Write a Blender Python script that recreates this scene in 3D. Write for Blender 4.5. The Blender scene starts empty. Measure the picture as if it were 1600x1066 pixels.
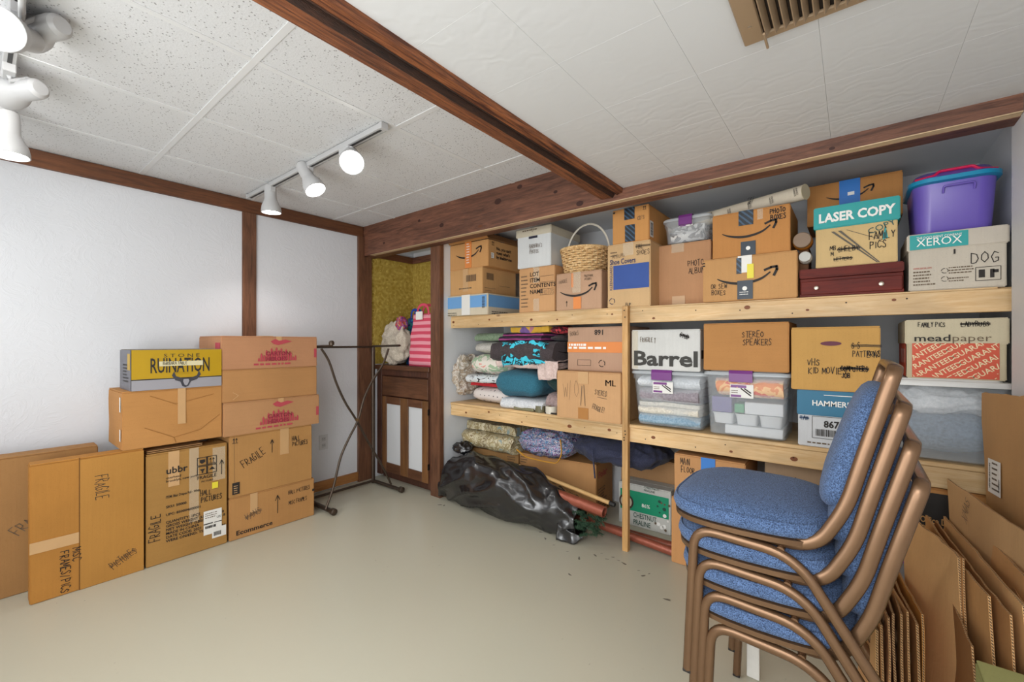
import bpy, bmesh, math, random
from mathutils import Vector, Matrix, Euler, noise
random.seed(7)
S = bpy.context.scene
COL = S.collection
PI = math.pi
CAMZ = 1.246
YAW = math.atan(532/670.0)

# ------------------------------------------------------------------ camera, light, exposure
cd = bpy.data.cameras.new('camera'); cam = bpy.data.objects.new('camera', cd); COL.objects.link(cam)
cam.location = (0, 0, CAMZ); cam.rotation_euler = (PI/2, 0, YAW)
cd.sensor_width = 36; cd.lens = 36*670/1600.0; cd.shift_y = 3/1600.0; cd.clip_start = 0.02
S.camera = cam
w = bpy.data.worlds.new('world'); S.world = w; w.use_nodes = True
w.node_tree.nodes['Background'].inputs[0].default_value = (0.8, 0.85, 0.9, 1)
w.node_tree.nodes['Background'].inputs[1].default_value = 0.3
S.view_settings.view_transform = 'Standard'; S.view_settings.look = 'None'
S.view_settings.gamma = 1; S.view_settings.use_curve_mapping = False
S.view_settings.exposure = -0.1
def area(name, loc, target, sx, sy, power, col=(1, 1, 1)):
    l = bpy.data.lights.new(name, 'AREA'); l.shape = 'RECTANGLE'; l.size = sx; l.size_y = sy
    l.energy = power; l.color = col
    o = bpy.data.objects.new(name, l); COL.objects.link(o); o.location = loc
    o.rotation_euler = (Vector(target)-Vector(loc)).to_track_quat('-Z', 'Y').to_euler()
    return o
area('added_overhead_light', (-2.3, -0.85, 2.2), (-1.9, 0.2, 0.0), 1.6, 1.0, 22, (0.97, 0.985, 1.0))  # added soft overhead fill, out of view, no known fixture there
area('added_overhead_light', (-0.15, -0.8, 2.0), (-0.9, 2.2, 0.95), 1.0, 0.9, 30, (0.97, 0.985, 1.0))  # second added overhead fill, behind the camera, aimed at the shelves
area('room_fill_light', (-0.5, -1.45, 1.0), (-0.7, 2.6, 1.5), 2.0, 1.6, 50, (0.97, 0.985, 1.0))  # added fill behind the camera to brighten the shelves and alcove
area('added_bounce_light', (-1.3, -0.6, 0.9), (-1.5, 0.8, 2.3), 1.6, 1.2, 16, (0.95, 0.98, 1))  # added upward fill imitating bounced light, out of view

# ------------------------------------------------------------------ projection helpers (photo pixel -> point on a real plane)
Fw = (-math.sin(YAW), math.cos(YAW)); Rt = (math.cos(YAW), math.sin(YAW))
def ray(px, py):
    u = (px-800)/670.0; v = (536-py)/670.0
    return (Fw[0]+u*Rt[0], Fw[1]+u*Rt[1], v)
def onY(px, py, y):
    r = ray(px, py); t = y/r[1]; return Vector((r[0]*t, y, CAMZ+r[2]*t))
def onX(px, py, x):
    r = ray(px, py); t = x/r[0]; return Vector((x, r[1]*t, CAMZ+r[2]*t))

# ------------------------------------------------------------------ materials
def lin(h):
    if isinstance(h, str):
        c = [int(h[i:i+2], 16)/255 for i in (0, 2, 4)]
    else: c = h
    return tuple(((x+0.055)/1.055)**2.4 if x > 0.04045 else x/12.92 for x in c)
MATS = {}
class NT:
    def __init__(s, name):
        s.m = bpy.data.materials.new(name); s.m.use_nodes = True
        s.t = s.m.node_tree; s.b = s.t.nodes['Principled BSDF']; s.out = s.t.nodes['Material Output']
    def n(s, ty, **kw):
        n = s.t.nodes.new(ty)
        for k, v in kw.items():
            if k.startswith('_'): setattr(n, k[1:], v)
            else: n.inputs[k.replace('__', ' ')].default_value = v
        return n
    def l(s, a, b): s.t.links.new(a, b)
    def coord(s, scale=(1, 1, 1), kind='Object', rot=(0, 0, 0)):
        tc = s.n('ShaderNodeTexCoord'); mp = s.n('ShaderNodeMapping')
        mp.inputs['Scale'].default_value = scale; mp.inputs['Rotation'].default_value = rot
        s.l(tc.outputs[kind], mp.inputs[0]); return mp.outputs[0]
    def noise(s, vec, scale, detail=4, rough=0.55, dist=0):
        n = s.n('ShaderNodeTexNoise', Scale=scale, Detail=detail, Roughness=rough, Distortion=dist)
        s.l(vec, n.inputs['Vector']); return n.outputs['Fac']
    def ramp(s, fac, stops, interp='LINEAR'):
        r = s.n('ShaderNodeValToRGB'); r.color_ramp.interpolation = interp
        e = r.color_ramp.elements
        while len(e) < len(stops): e.new(0.5)
        for i, (p, c) in enumerate(stops):
            e[i].position = p; c = lin(c) if isinstance(c, str) else (c if isinstance(c, tuple) else (c, c, c)); e[i].color = (*c[:3], 1)
        s.l(fac, r.inputs[0]); return r.outputs[0]
    def mix(s, fac, a, b, mode='MIX'):
        m = s.n('ShaderNodeMix'); m.data_type = 'RGBA'; m.blend_type = mode
        for v, i in ((fac, 0), (a, 6), (b, 7)):
            if hasattr(v, 'is_output'): s.l(v, m.inputs[i])
            elif i == 0: m.inputs[0].default_value = v
            else: m.inputs[i].default_value = (*v[:3], 1)
        return m.outputs[2]
    def bump(s, h, strength=0.3, dist=0.01):
        b = s.n('ShaderNodeBump', Strength=strength, Distance=dist); s.l(h, b.inputs['Height'])
        s.l(b.outputs[0], s.b.inputs['Normal']); return b
    def math(s, op, a, b=0):
        m = s.n('ShaderNodeMath'); m.operation = op
        for i, v in enumerate((a, b)):
            if hasattr(v, 'is_output'): s.l(v, m.inputs[i])
            else: m.inputs[i].default_value = v
        return m.outputs[0]
def mplain(name, hexc, rough=0.6, metal=0, var=0.0, scale=8, bump=0, bscale=60, spec=0.5, emit=None):
    key = 'p_'+name
    if key in MATS: return MATS[key]
    t = NT(name); c = lin(hexc)
    t.b.inputs['Base Color'].default_value = (*c, 1); t.b.inputs['Roughness'].default_value = rough
    t.b.inputs['Metallic'].default_value = metal; t.b.inputs['Specular IOR Level'].default_value = spec
    if var or bump: v = t.coord()
    if var:
        f = t.noise(v, scale)
        t.l(t.mix(f, tuple(x*(1-var) for x in c), tuple(min(1, x*(1+var)) for x in c)), t.b.inputs['Base Color'])
    if bump: t.bump(t.noise(v, bscale), bump, 0.01)
    if emit:
        t.b.inputs['Emission Color'].default_value = (*c, 1); t.b.inputs['Emission Strength'].default_value = emit
    MATS[key] = t.m; return t.m
def kraft(hexc='C2955F', rough=0.75, axis=0):
    key = 'k'+hexc+str(axis)
    if key in MATS: return MATS[key]
    t = NT('kraft_cardboard'); c = lin(hexc); v = t.coord()
    a = t.noise(v, 3.5, 3); 
    sc = (3, 3, 90) if axis == 1 else (90, 90, 2.5)
    b = t.noise(t.coord(sc), 1.2, 2)
    c1 = t.mix(a, tuple(x*0.78 for x in c), tuple(min(1, x*1.14) for x in c))
    c2 = t.mix(t.math('MULTIPLY', b, 0.35), c1, tuple(x*0.72 for x in c))
    spk = t.noise(v, 260, 1)
    c3 = t.mix(t.ramp(spk, [(0.62, 0.0), (0.75, 0.25)]), c2, tuple(x*0.5 for x in c))
    t.l(c3, t.b.inputs['Base Color']); t.b.inputs['Roughness'].default_value = rough
    t.b.inputs['Specular IOR Level'].default_value = 0.25
    cr = t.n('ShaderNodeTexVoronoi', Scale=7.0); cr.feature = 'DISTANCE_TO_EDGE'; t.l(t.coord((1, 1, 1)), cr.inputs['Vector'])
    h = t.math('ADD', t.math('MULTIPLY', b, 0.25), t.math('MULTIPLY', t.noise(v, 9, 3, 0.5, 1.2), 0.9))
    t.bump(h, 0.32, 0.006)
    MATS[key] = t.m; return t.m
def wood(name, dark, light, scale=(1, 14, 14), rough=0.5, contrast=(0.3, 0.7), knots=True, bump=0.25):
    if name in MATS: return MATS[name]
    t = NT(name); v = t.coord(scale)
    g = t.noise(v, 3.0, 6, 0.6, 1.4); g2 = t.noise(t.coord(tuple(s*6 for s in scale)), 4, 3)
    c = t.ramp(t.math('ADD', t.math('MULTIPLY', g, 0.75), t.math('MULTIPLY', g2, 0.25)), [(contrast[0], dark), (contrast[1], light)])
    lo = t.noise(t.coord(tuple(max(.8, q*.18) for q in scale)), 2.2, 3, .6, .8); lo = t.ramp(lo, [(.3, .62), (.7, 1.0)]); c = t.mix(1.0, c, lo, 'MULTIPLY')
    if knots:
        vo = t.n('ShaderNodeTexVoronoi', Scale=1.6); t.l(t.coord(tuple(1.0 if s <= 1.01 else 2.2 for s in scale)), vo.inputs['Vector'])
        k = t.ramp(vo.outputs['Distance'], [(0.018, 1.0), (0.05, 0.0)])
        c = t.mix(k, c, lin('6A3A1A'))
    t.l(c, t.b.inputs['Base Color']); t.b.inputs['Roughness'].default_value = rough
    t.bump(g2, bump, 0.003); MATS[name] = t.m; return t.m
def m_wall():
    t = NT('textured_white_paint'); v = t.coord()
    t.b.inputs['Base Color'].default_value = (*lin('DADCE0'), 1); t.b.inputs['Roughness'].default_value = 0.5
    h = t.noise(v, 5.5, 5, 0.62, 2.2); r = t.ramp(h, [(0.42, 0.0), (0.5, 1.0), (0.56, 0.35)])
    h2 = t.noise(v, 60, 3)
    t.bump(t.math('ADD', r, t.math('MULTIPLY', h2, 0.35)), 0.13, 0.010); return t.m
def m_floor():
    t = NT('painted_concrete'); v = t.coord()
    n = t.noise(v, .8, 2); c = t.mix(n, lin('BCB8A4'), lin('C2BEAC'))
    d = t.noise(v, 38, 5, 0.6, 1.0); mask = t.noise(v, 2.1, 2)
    k = t.math('MULTIPLY', t.ramp(d, [(0.69, 0.0), (0.735, 1.0)]), t.ramp(mask, [(0.52, 0.0), (0.62, 1.0)]))
    t.l(t.mix(k, c, lin('6E6B60')), t.b.inputs['Base Color'])
    t.b.inputs['Roughness'].default_value = 0.3
    t.bump(t.noise(v, 1.6, 2), 0.10, 0.02); return t.m
def m_acoustic():
    t = NT('acoustic_tile'); v = t.coord()
    vo = t.n('ShaderNodeTexVoronoi', Scale=85.0, Randomness=1.0); t.l(t.coord((1, 1.0, 1)), vo.inputs['Vector'])
    m = t.ramp(vo.outputs['Distance'], [(0.16, 1.0), (0.28, 0.0)]); big = t.noise(v, 45, 2)
    k = t.math('MULTIPLY', m, t.ramp(big, [(0.44, 0.0), (0.52, 1.0)]))
    t.l(t.mix(k, lin('D6D7D8'), lin('8C8B8A')), t.b.inputs['Base Color']); t.b.inputs['Roughness'].default_value = 0.9
    t.bump(t.math('SUBTRACT', t.noise(v, 120, 3), k), 0.25, 0.006); return t.m
def m_swirl():
    t = NT('swirl_textured_tile'); v = t.coord()
    wv = t.n('ShaderNodeTexWave', Scale=9.0, Distortion=9.0, Detail=1.5); wv.wave_type = 'RINGS'; t.l(t.coord((1, 1, 1)), wv.inputs['Vector'])
    wv.inputs['Detail Scale'].default_value = 1.6
    t.l(t.mix(t.noise(v, 1.5), lin('CFD0D0'), lin('DADBDB')), t.b.inputs['Base Color']); t.b.inputs['Roughness'].default_value = 0.6
    t.bump(t.math('MULTIPLY', wv.outputs['Fac'], t.ramp(t.noise(v, 2.2), [(0.35, 0.1), (0.7, 1.0)])), 0.14, 0.003); return t.m
def m_gold():
    t = NT('gold_patterned_wallpaper'); v = t.coord()
    vo = t.n('ShaderNodeTexVoronoi', Scale=13.0, Randomness=0.15); vo.feature = 'F1'; t.l(v, vo.inputs['Vector'])
    ring = t.math('SINE', t.math('MULTIPLY', vo.outputs['Distance'], 70)); n = t.noise(v, 35, 4)
    f = t.math('ADD', t.math('MULTIPLY', ring, 0.22), n)
    t.l(t.ramp(f, [(0.3, '927628'), (0.55, 'B4963C'), (0.8, 'DCC672')]), t.b.inputs['Base Color'])
    t.b.inputs['Roughness'].default_value = 0.45
    t.bump(f, 0.3, 0.004); return t.m
def m_fabric(name, c1, c2, scale=420, bump=0.5):
    if name in MATS: return MATS[name]
    t = NT(name); v = t.coord(); f = t.noise(v, scale, 2, 0.7); g = t.noise(v, 6, 3)
    c = t.ramp(f, [(0.36, c1), (0.64, c2)]); t.l(t.mix(t.math('MULTIPLY', g, 0.25), c, lin(c1)), t.b.inputs['Base Color'])
    t.b.inputs['Roughness'].default_value = 0.95; t.b.inputs['Sheen Weight'].default_value = 0.08
    t.bump(f, bump, 0.003); MATS[name] = t.m; return t.m
def m_pattern(name, cols, scale=18, kind='noise', dist=1.5, rough=0.9):
    if name in MATS: return MATS[name]
    t = NT(name); v = t.coord(); k = len(cols)
    if kind == 'noise': f = t.noise(v, scale, 2, 0.5, dist); lo, hi = 0.3, 0.72
    elif kind == 'cell':
        vo = t.n('ShaderNodeTexVoronoi', Scale=float(scale)); t.l(v, vo.inputs['Vector']); sp = t.n('ShaderNodeSeparateColor'); t.l(vo.outputs['Color'], sp.inputs[0]); f = sp.outputs[0]; lo, hi = 0, 1
    elif kind == 'dots':
        vo = t.n('ShaderNodeTexVoronoi', Scale=float(scale), Randomness=0.25); t.l(v, vo.inputs['Vector']); f = vo.outputs['Distance']; lo, hi = 0.0, 0.36
    else:
        wv = t.n('ShaderNodeTexWave', Scale=float(scale), Distortion=dist); wv.bands_direction = kind; t.l(v, wv.inputs['Vector']); f = wv.outputs['Fac']; lo, hi = 0, 1
    st = [(lo+(hi-lo)*i/k, c) for i, c in enumerate(cols)]
    t.l(t.ramp(f, st, 'CONSTANT'), t.b.inputs['Base Color']); t.b.inputs['Roughness'].default_value = rough
    t.bump(t.noise(v, 120, 3), 0.25, 0.004); MATS[name] = t.m; return t.m
def m_clear(name='clear_plastic', alpha=0.28, col='E8EEF2'):
    if name in MATS: return MATS[name]
    t = NT(name); t.b.inputs['Base Color'].default_value = (*lin(col), 1); t.b.inputs['Roughness'].default_value = 0.12
    tr = t.n('ShaderNodeBsdfTransparent'); mx = t.n('ShaderNodeMixShader'); mx.inputs[0].default_value = alpha
    t.l(tr.outputs[0], mx.inputs[1]); t.l(t.b.outputs[0], mx.inputs[2]); t.l(mx.outputs[0], t.out.inputs[0])
    MATS[name] = t.m; return t.m
def m_emit(name, col, st):
    t = NT(name); t.b.inputs['Base Color'].default_value = (*col, 1)
    t.b.inputs['Emission Color'].default_value = (*col, 1); t.b.inputs['Emission Strength'].default_value = st; return t.m

WALL = m_wall(); FLOOR = m_floor(); ACOU = m_acoustic(); SWIRL = m_swirl(); GOLD = m_gold()
WHITE = mplain('white_paint', 'DFE0E2', 0.5, bump=0.08); ALC = mplain('alcove_paint', 'DEE1E4', 0.55, bump=0.1)
TEE = mplain('white_enamel_tee', 'DADBDB', 0.4)
PINE_X = wood('pine_x', 'DDAF72', 'F6D6A4', (1, 14, 14)); PINE_Z = wood('pine_z', 'CC9654', 'ECBE80', (14, 14, 1))
STAIN_X = wood('stained_board_x', '4A2C20', '94624A', (1, 12, 12), 0.55); STAIN_Y = wood('stained_board_y', '4A2A18', '82502E', (12, 1, 12), 0.55)
STAIN_Z = wood('stained_board_z', '523220', '8E6044', (12, 12, 1), 0.55); BEAMM = wood('rough_cedar_beam', '451C0C', 'B06A3C', (26, 1.0, 26), 0.6, (0.38, 0.64), knots=False, bump=0.9); WANE = wood('dark_wane', '140C08', '4A2A18', (20, 4, 20), 0.7, knots=False, bump=0.9)
OAK_Z = wood('cabinet_rail_z', '5E3A20', '8E6238', (12, 12, 1), 0.5); OAK_X = wood('cabinet_rail_x', '4E2E1C', '7A5034', (1, 12, 12), 0.5)
RAWX = wood('raw_edge', 'C9A77C', 'E6CDA8', (1, 20, 20), 0.7, knots=False); BASEW = wood('orange_baseboard', '9A6230', 'C08850', (12, 1, 12), 0.5)
BRONZE = mplain('bronze_enamel_tube', '745840', 0.26, 0.6, var=0.12, scale=20); DARKM = mplain('dark_steel_rod', '54483E', 0.4, 0.7, var=0.2, scale=30)
BLACKM = mplain('black_rubber', '1C1A19', 0.6); INK = mplain('black_ink', '28221E', 0.7); INKG = mplain('grey_ink', '6B5A48', 0.8)
INKR = mplain('red_ink', 'C2384E', 0.7); INKPINK = mplain('pinkish_red_ink', 'B84650', 0.7)
LABEL = mplain('white_label', 'E8E6E0', 0.5); TAPE = mplain('kraft_tape', 'C9A070', 0.3, var=0.08, spec=0.7)
TAPEC = m_clear('clear_packing_tape', 0.22, 'F2E4C8'); ORANGE = mplain('orange_tape', 'E08844', 0.45); BLUET = mplain('blue_tape', '2F78C8', 0.4)
WHITEI = mplain('white_ink', 'F2F0EA', 0.6); CLEAR = m_clear(alpha=.17); CLEARLID = m_clear('translucent_lid', 0.55, 'E4EAEE')
PURPLE = mplain('purple_plastic', '74307E', 0.35); FAB = m_fabric('blue_heather_upholstery', '22324E', '6480AC', 330)
HEADW = mplain('white_enamel', 'BDBDBD', 0.4); FOIL = mplain('copper_foil_wrap', '9C5642', 0.3, 0.35, var=0.35, scale=25, bump=0.2)
BAGB = mplain('black_polythene', '1A1A1D', 0.24, spec=1.0)

# ------------------------------------------------------------------ object helpers
def link(name, mesh, mat=None, parent=None, smooth=False, ang=None):
    o = bpy.data.objects.new(name, mesh); COL.objects.link(o)
    if mat is not None: mesh.materials.clear(); mesh.materials.append(mat)
    if parent is not None: o.parent = parent
    if smooth:
        mesh.shade_smooth()
        if ang: mesh.set_sharp_from_angle(angle=math.radians(ang))
    return o
def tag(o, label, cat, group=None, kind=None):
    if label: o['label'] = label
    if cat: o['category'] = cat
    if group: o['group'] = group
    if kind: o['kind'] = kind
    return o
def thing(name, label, cat, loc=(0, 0, 0), rz=0, group=None, rot=None):
    o = bpy.data.objects.new(name, None); COL.objects.link(o); o.location = loc
    o.rotation_euler = rot if rot else (0, 0, rz); o.empty_display_size = 0.05
    return tag(o, label, cat, group)
def mesh_from(verts, faces, name='m'):
    me = bpy.data.meshes.new(name); me.from_pydata([tuple(v) for v in verts], [], faces); me.update(); return me
def bm_mesh(bm, name='m'):
    bmesh.ops.recalc_face_normals(bm, faces=bm.faces); me = bpy.data.meshes.new(name); bm.to_mesh(me); bm.free(); return me
def boxmesh(x0, x1, y0, y1, z0, z1, bev=0.0, seg=1):
    bm = bmesh.new(); bmesh.ops.create_cube(bm, size=1)
    for v in bm.verts:
        v.co = Vector((x0 if v.co.x < 0 else x1, y0 if v.co.y < 0 else y1, z0 if v.co.z < 0 else z1))
    if bev: bmesh.ops.bevel(bm, geom=bm.edges[:], offset=bev, segments=seg, affect='EDGES')
    return bm_mesh(bm)
def box(name, x0, x1, y0, y1, z0, z1, mat, parent=None, bev=0.0, seg=1):
    return link(name, boxmesh(x0, x1, y0, y1, z0, z1, bev, seg), mat, parent)
def struct(name, x0, x1, y0, y1, z0, z1, mat, label=None, bev=0.0, parent=None):
    o = box(name, x0, x1, y0, y1, z0, z1, mat, parent, bev)
    if parent is None: tag(o, label, None, None, 'structure')
    return o
def prism(name, poly, axis, a0, a1, mat, parent=None):
    """extrude a 2D polygon along axis ('x': poly=(y,z), 'y': (x,z), 'z': (x,y))"""
    f = {'x': lambda p, a: (a, p[0], p[1]), 'y': lambda p, a: (p[0], a, p[1]), 'z': lambda p, a: (p[0], p[1], a)}[axis]
    n = len(poly); vs = [f(p, a0) for p in poly]+[f(p, a1) for p in poly]
    fs = [tuple(range(n)), tuple(range(n, 2*n))[::-1]]+[(i, (i+1) % n, n+(i+1) % n, n+i) for i in range(n)]
    bm = bmesh.new(); me = mesh_from(vs, fs); bm.from_mesh(me); return link(name, bm_mesh(bm), mat, parent)
def fillet(pts, rad, seg=6):
    P = [Vector(p) for p in pts]; out = [P[0]]
    if not isinstance(rad, (list, tuple)): rad = [rad]*len(P)
    for i in range(1, len(P)-1):
        a, b, c = P[i-1], P[i], P[i+1]; r = min(rad[i], (a-b).length*0.49, (c-b).length*0.49)
        s = b+(a-b).normalized()*r; e = b+(c-b).normalized()*r
        for k in range(seg+1):
            t = k/seg; out.append((1-t)**2*s+2*t*(1-t)*b+t*t*e)
    out.append(P[-1]); return out
def sweep_geo(path, rx, ry=None, side=(0, 1, 0), k=10, exp=2.0, taper=None):
    ry = ry or rx; path = [Vector(p) for p in path]; vs = []; fs = []
    n1 = Vector(side); n = len(path)
    for i, p in enumerate(path):
        t = (path[min(i+1, n-1)]-path[max(i-1, 0)]).normalized()
        n1 = (n1-n1.dot(t)*t)
        n1 = n1.normalized() if n1.length > 1e-6 else t.orthogonal().normalized()
        n2 = t.cross(n1); s = taper[i] if taper else 1
        for j in range(k):
            a = 2*PI*j/k; c, d = math.cos(a), math.sin(a)
            c = math.copysign(abs(c)**(2/exp), c); d = math.copysign(abs(d)**(2/exp), d)
            vs.append(p+n1*rx*s*c+n2*ry*s*d)
    for i in range(n-1):
        for j in range(k):
            fs.append((i*k+j, i*k+(j+1) % k, (i+1)*k+(j+1) % k, (i+1)*k+j))
    fs.append(tuple(range(k))[::-1]); fs.append(tuple(range((n-1)*k, n*k)))
    return vs, fs
def sweep(name, path, rx, ry=None, mat=None, parent=None, side=(0, 1, 0), k=10, exp=2.0, ang=50, taper=None):
    vs, fs = sweep_geo(path, rx, ry, side, k, exp, taper)
    return link(name, mesh_from(vs, fs), mat, parent, True, ang)
def lathe(name, prof, mat, parent=None, seg=24, M=None, ang=40):
    vs = []; fs = []; n = len(prof)
    for r, z in prof:
        for j in range(seg):
            a = 2*PI*j/seg; v = Vector((r*math.cos(a), r*math.sin(a), z)); vs.append(M @ v if M else v)
    for i in range(n-1):
        for j in range(seg): fs.append((i*seg+j, i*seg+(j+1) % seg, (i+1)*seg+(j+1) % seg, (i+1)*seg+j))
    if prof[0][0] > 1e-5: fs.append(tuple(range(seg))[::-1])
    if prof[-1][0] > 1e-5: fs.append(tuple(range((n-1)*seg, n*seg)))
    bm = bmesh.new(); me = mesh_from(vs, fs); bm.from_mesh(me); bmesh.ops.remove_doubles(bm, verts=bm.verts, dist=1e-6)
    return link(name, bm_mesh(bm), mat, parent, True, ang)
def nz(p, s, seed=0): return noise.noise(Vector((p[0]*s+seed*7.3, p[1]*s+seed*3.1, p[2]*s-seed*5.7)))
def soft_geo(cx, cy, cz, sx, sy, sz, e1=3.0, e2=3.0, amp=0.01, nscale=12, seed=0, nu=40, nv=24, ridge=False, flat=True, shape=None):
    """superellipsoid with cloth noise; sx.. half sizes"""
    vs = []; fs = []
    pw = lambda x, e: math.copysign(abs(x)**(2/e), x)
    for i in range(nv+1):
        ph = -PI/2+PI*i/nv
        for j in range(nu):
            th = 2*PI*j/nu
            x = pw(math.cos(ph), e2)*pw(math.cos(th), e1); y = pw(math.cos(ph), e2)*pw(math.sin(th), e1); z = pw(math.sin(ph), e2)
            if shape: x, y, z = shape(x, y, z)
            p = Vector((x*sx, y*sy, z*sz)); d = Vector((x/sx, y/sy, z/sz)).normalized() if (x or y or z) else Vector((0, 0, 1))
            q = Vector((cx, cy, cz))+p
            if ridge:
                a = (1-abs(nz(q, nscale, seed))*2)*0.6+(1-abs(nz(q, nscale*2.3, seed+3))*2)*0.3+nz(q, nscale*5, seed+5)*0.15
                a -= 0.6
            else: a = nz(q, nscale, seed)+0.5*nz(q, nscale*2.4, seed+1)+.8*((1-abs(nz((q.x*.6+q.z*.4, q.y, q.z*1.5-q.x*.3), nscale*1.9, seed+6))*2.4)-.5)
            q = q+d*a*amp
            if flat: q.z = max(q.z, cz-sz)
            vs.append(q)
    for i in range(nv):
        for j in range(nu): fs.append((i*nu+j, i*nu+(j+1) % nu, (i+1)*nu+(j+1) % nu, (i+1)*nu+j))
    bm = bmesh.new(); me = mesh_from(vs, fs); bm.from_mesh(me); bmesh.ops.remove_doubles(bm, verts=bm.verts, dist=1e-5)
    return bm_mesh(bm)
def soft(name, label, cat, x0, x1, y0, y1, z0, z1, mat, group=None, parent=None, **kw):
    c = ((x0+x1)/2, (y0+y1)/2, (z0+z1)/2); h = ((x1-x0)/2, (y1-y0)/2, (z1-z0)/2)
    o = link(name, soft_geo(*c, *h, **kw), mat, parent, True)
    if parent is None: tag(o, label, cat, group)
    elif label: o['label'] = label
    return o
def fold(name, label, cat, x0, x1, y0, y1, z0, z1, layers, mat, group=None, parent=None, amp=0.010, seed=0, roll=False, nscale=9, sag=0.0, ruck=0.0):
    """cloth folded back and forth, fold edges facing the front; a continuous ribbon"""
    H = z1-z0; t = H/layers; r = t/2; pts = []
    yf, yb = y0+r, y1-r
    for L in range(layers):
        z = z0+t*(L+0.5); seq = [yb-(yb-yf)*i/7 for i in range(8)] if L % 2 == 0 else [yf+(yb-yf)*i/7 for i in range(8)]
        off = 0.012*random.uniform(-1, 1)
        for y in seq: pts.append(Vector((y+off*(1 if y < (yf+yb)/2 else 0), z)))
        if L < layers-1:
            c = Vector((seq[-1], z+r)); sgn = -1 if L % 2 == 0 else 1
            for k in range(1, 6):
                a = -PI/2+PI*k/6; pts.append(Vector((c.x+sgn*math.cos(a)*t*0.75, c.y+math.sin(a)*r)))
    th = t*0.46; n = len(pts); left = []; right = []
    for i in range(n):
        d = (pts[min(i+1, n-1)]-pts[max(i-1, 0)]).normalized(); nn = Vector((-d.y, d.x))
        left.append(pts[i]+nn*th); right.append(pts[i]-nn*th)
    outl = left+right[::-1]; m = len(outl); nx = 44; vs = []; fs = []
    for i in range(nx+1):
        x = x0+(x1-x0)*i/nx; e = 1.0
        for q in outl:
            p = Vector((x, q.x, q.y)); a = amp
            wr = (1-abs(nz((p.x*1.6, p.y*.8, p.z*2.2), nscale*2.2, seed+9))*2.2)*a*.55; p.y -= max(0, wr); p.z += wr*.35; p.z += a*0.6*nz(p, nscale, seed)-sag*(2*i/nx-1)**2*(q.y-z0)/H; p.y += a*2.2*nz(p, nscale, seed+2)
            p.x += a*1.5*nz(p, nscale*1.3, seed+4)+ruck*math.sin(p.y*30)*0.01
            p.z = max(p.z, z0)
            vs.append(p)
    for i in range(nx):
        for j in range(m): fs.append((i*m+j, i*m+(j+1) % m, (i+1)*m+(j+1) % m, (i+1)*m+j))
    def strip(base, flip):
        for i in range(n-1):
            f = (base+i, base+i+1, base+m-2-i, base+m-1-i); fs.append(f if flip else f[::-1])
    strip(0, True); strip(nx*m, False)
    o = link(name, mesh_from(vs, fs), mat, parent, True, 70)
    if parent is None: tag(o, label, cat, group)
    return o

# ------------------------------------------------------------------ flat marks: text, handwriting, tape, labels
_fc = {}
def textmesh(s, bold=0.0, align='LEFT', sp=1.0, shear=0.0):
    c = bpy.data.curves.new('t', 'FONT'); c.body = s; c.size = 1; c.align_x = align; c.offset = bold
    c.resolution_u = 2; c.space_character = sp; c.shear = shear; c.fill_mode = 'FRONT'; c.space_line = 1.0
    o = bpy.data.objects.new('t', c); COL.objects.link(o)
    dg = bpy.context.evaluated_depsgraph_get(); dg.update()
    me = bpy.data.meshes.new_from_object(o.evaluated_get(dg)); bpy.data.objects.remove(o); return me
class Face:
    def __init__(s, parent, o, U, V, N, W, H, off=0.0025):
        s.p = parent; s.o = Vector(o); s.U = Vector(U); s.V = Vector(V); s.N = Vector(N); s.W = W; s.H = H; s.off = off
    def pt(s, u, v, n=0): return s.o+s.U*u*s.W+s.V*v*s.H+s.N*(s.off+n)
    def mm(s, u, v, n=0): return s.o+s.U*u+s.V*v+s.N*(s.off+n)
def put(me, F, u, v, size, name, mat, rot=0, sx=1.0, n=0.0006, fitw=None):
    cs, sn = math.cos(rot), math.sin(rot)
    if fitw:
        xs = [q.co.x for q in me.vertices]; wd = max(xs)-min(xs); x0 = min(xs)
        for q in me.vertices: q.co.x -= x0
        sx = fitw*F.W/(wd*size)
    for q in me.vertices:
        x, y = q.co.x*size*sx, q.co.y*size; q.co = F.pt(u, v, n)+F.U*(x*cs-y*sn)+F.V*(x*sn+y*cs)
    return link(name, me, mat, F.p)
def text(F, s, u, v, size, mat=None, name='print', bold=0.01, rot=0, fitw=None, align='LEFT', n=0.0006, shear=0.0):
    return put(textmesh(s, bold, align, shear=shear), F, u, v, size*F.H, name, mat or INK, rot, 1.0, n, fitw)
def rect(F, u0, v0, u1, v1, mat, name='tape', n=0.0, t=0.0005):
    a = [F.pt(*q, n) for q in ((u0, v0), (u1, v0), (u1, v1), (u0, v1))]; b = [q-F.N*(F.off+n-0.0004 if name == 'tape' else t) for q in a]
    fs = [(0, 1, 2, 3), (7, 6, 5, 4), (0, 4, 5, 1), (1, 5, 6, 2), (2, 6, 7, 3), (3, 7, 4, 0)]
    return link(name, mesh_from(a+b, fs), mat, F.p)
def ribbons(F, lines, wd, name='print', mat=None, n=0.0007):
    mat = mat or INK
    """lines: list of polylines in metres on the face"""
    vs = []; fs = []
    for L in lines:
        L = [Vector(p) for p in L]
        for a, b in zip(L, L[1:]):
            d = b-a
            if d.length < 1e-6: continue
            d.normalize(); q = Vector((-d.y, d.x))*wd/2; e = d*wd*0.3; i = len(vs)
            for p in (a-e-q, b+e-q, b+e+q, a-e+q): vs.append(F.mm(p.x, p.y, n))
            fs.append((i, i+1, i+2, i+3))
    return link(name, mesh_from(vs, fs), mat, F.p)
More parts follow.
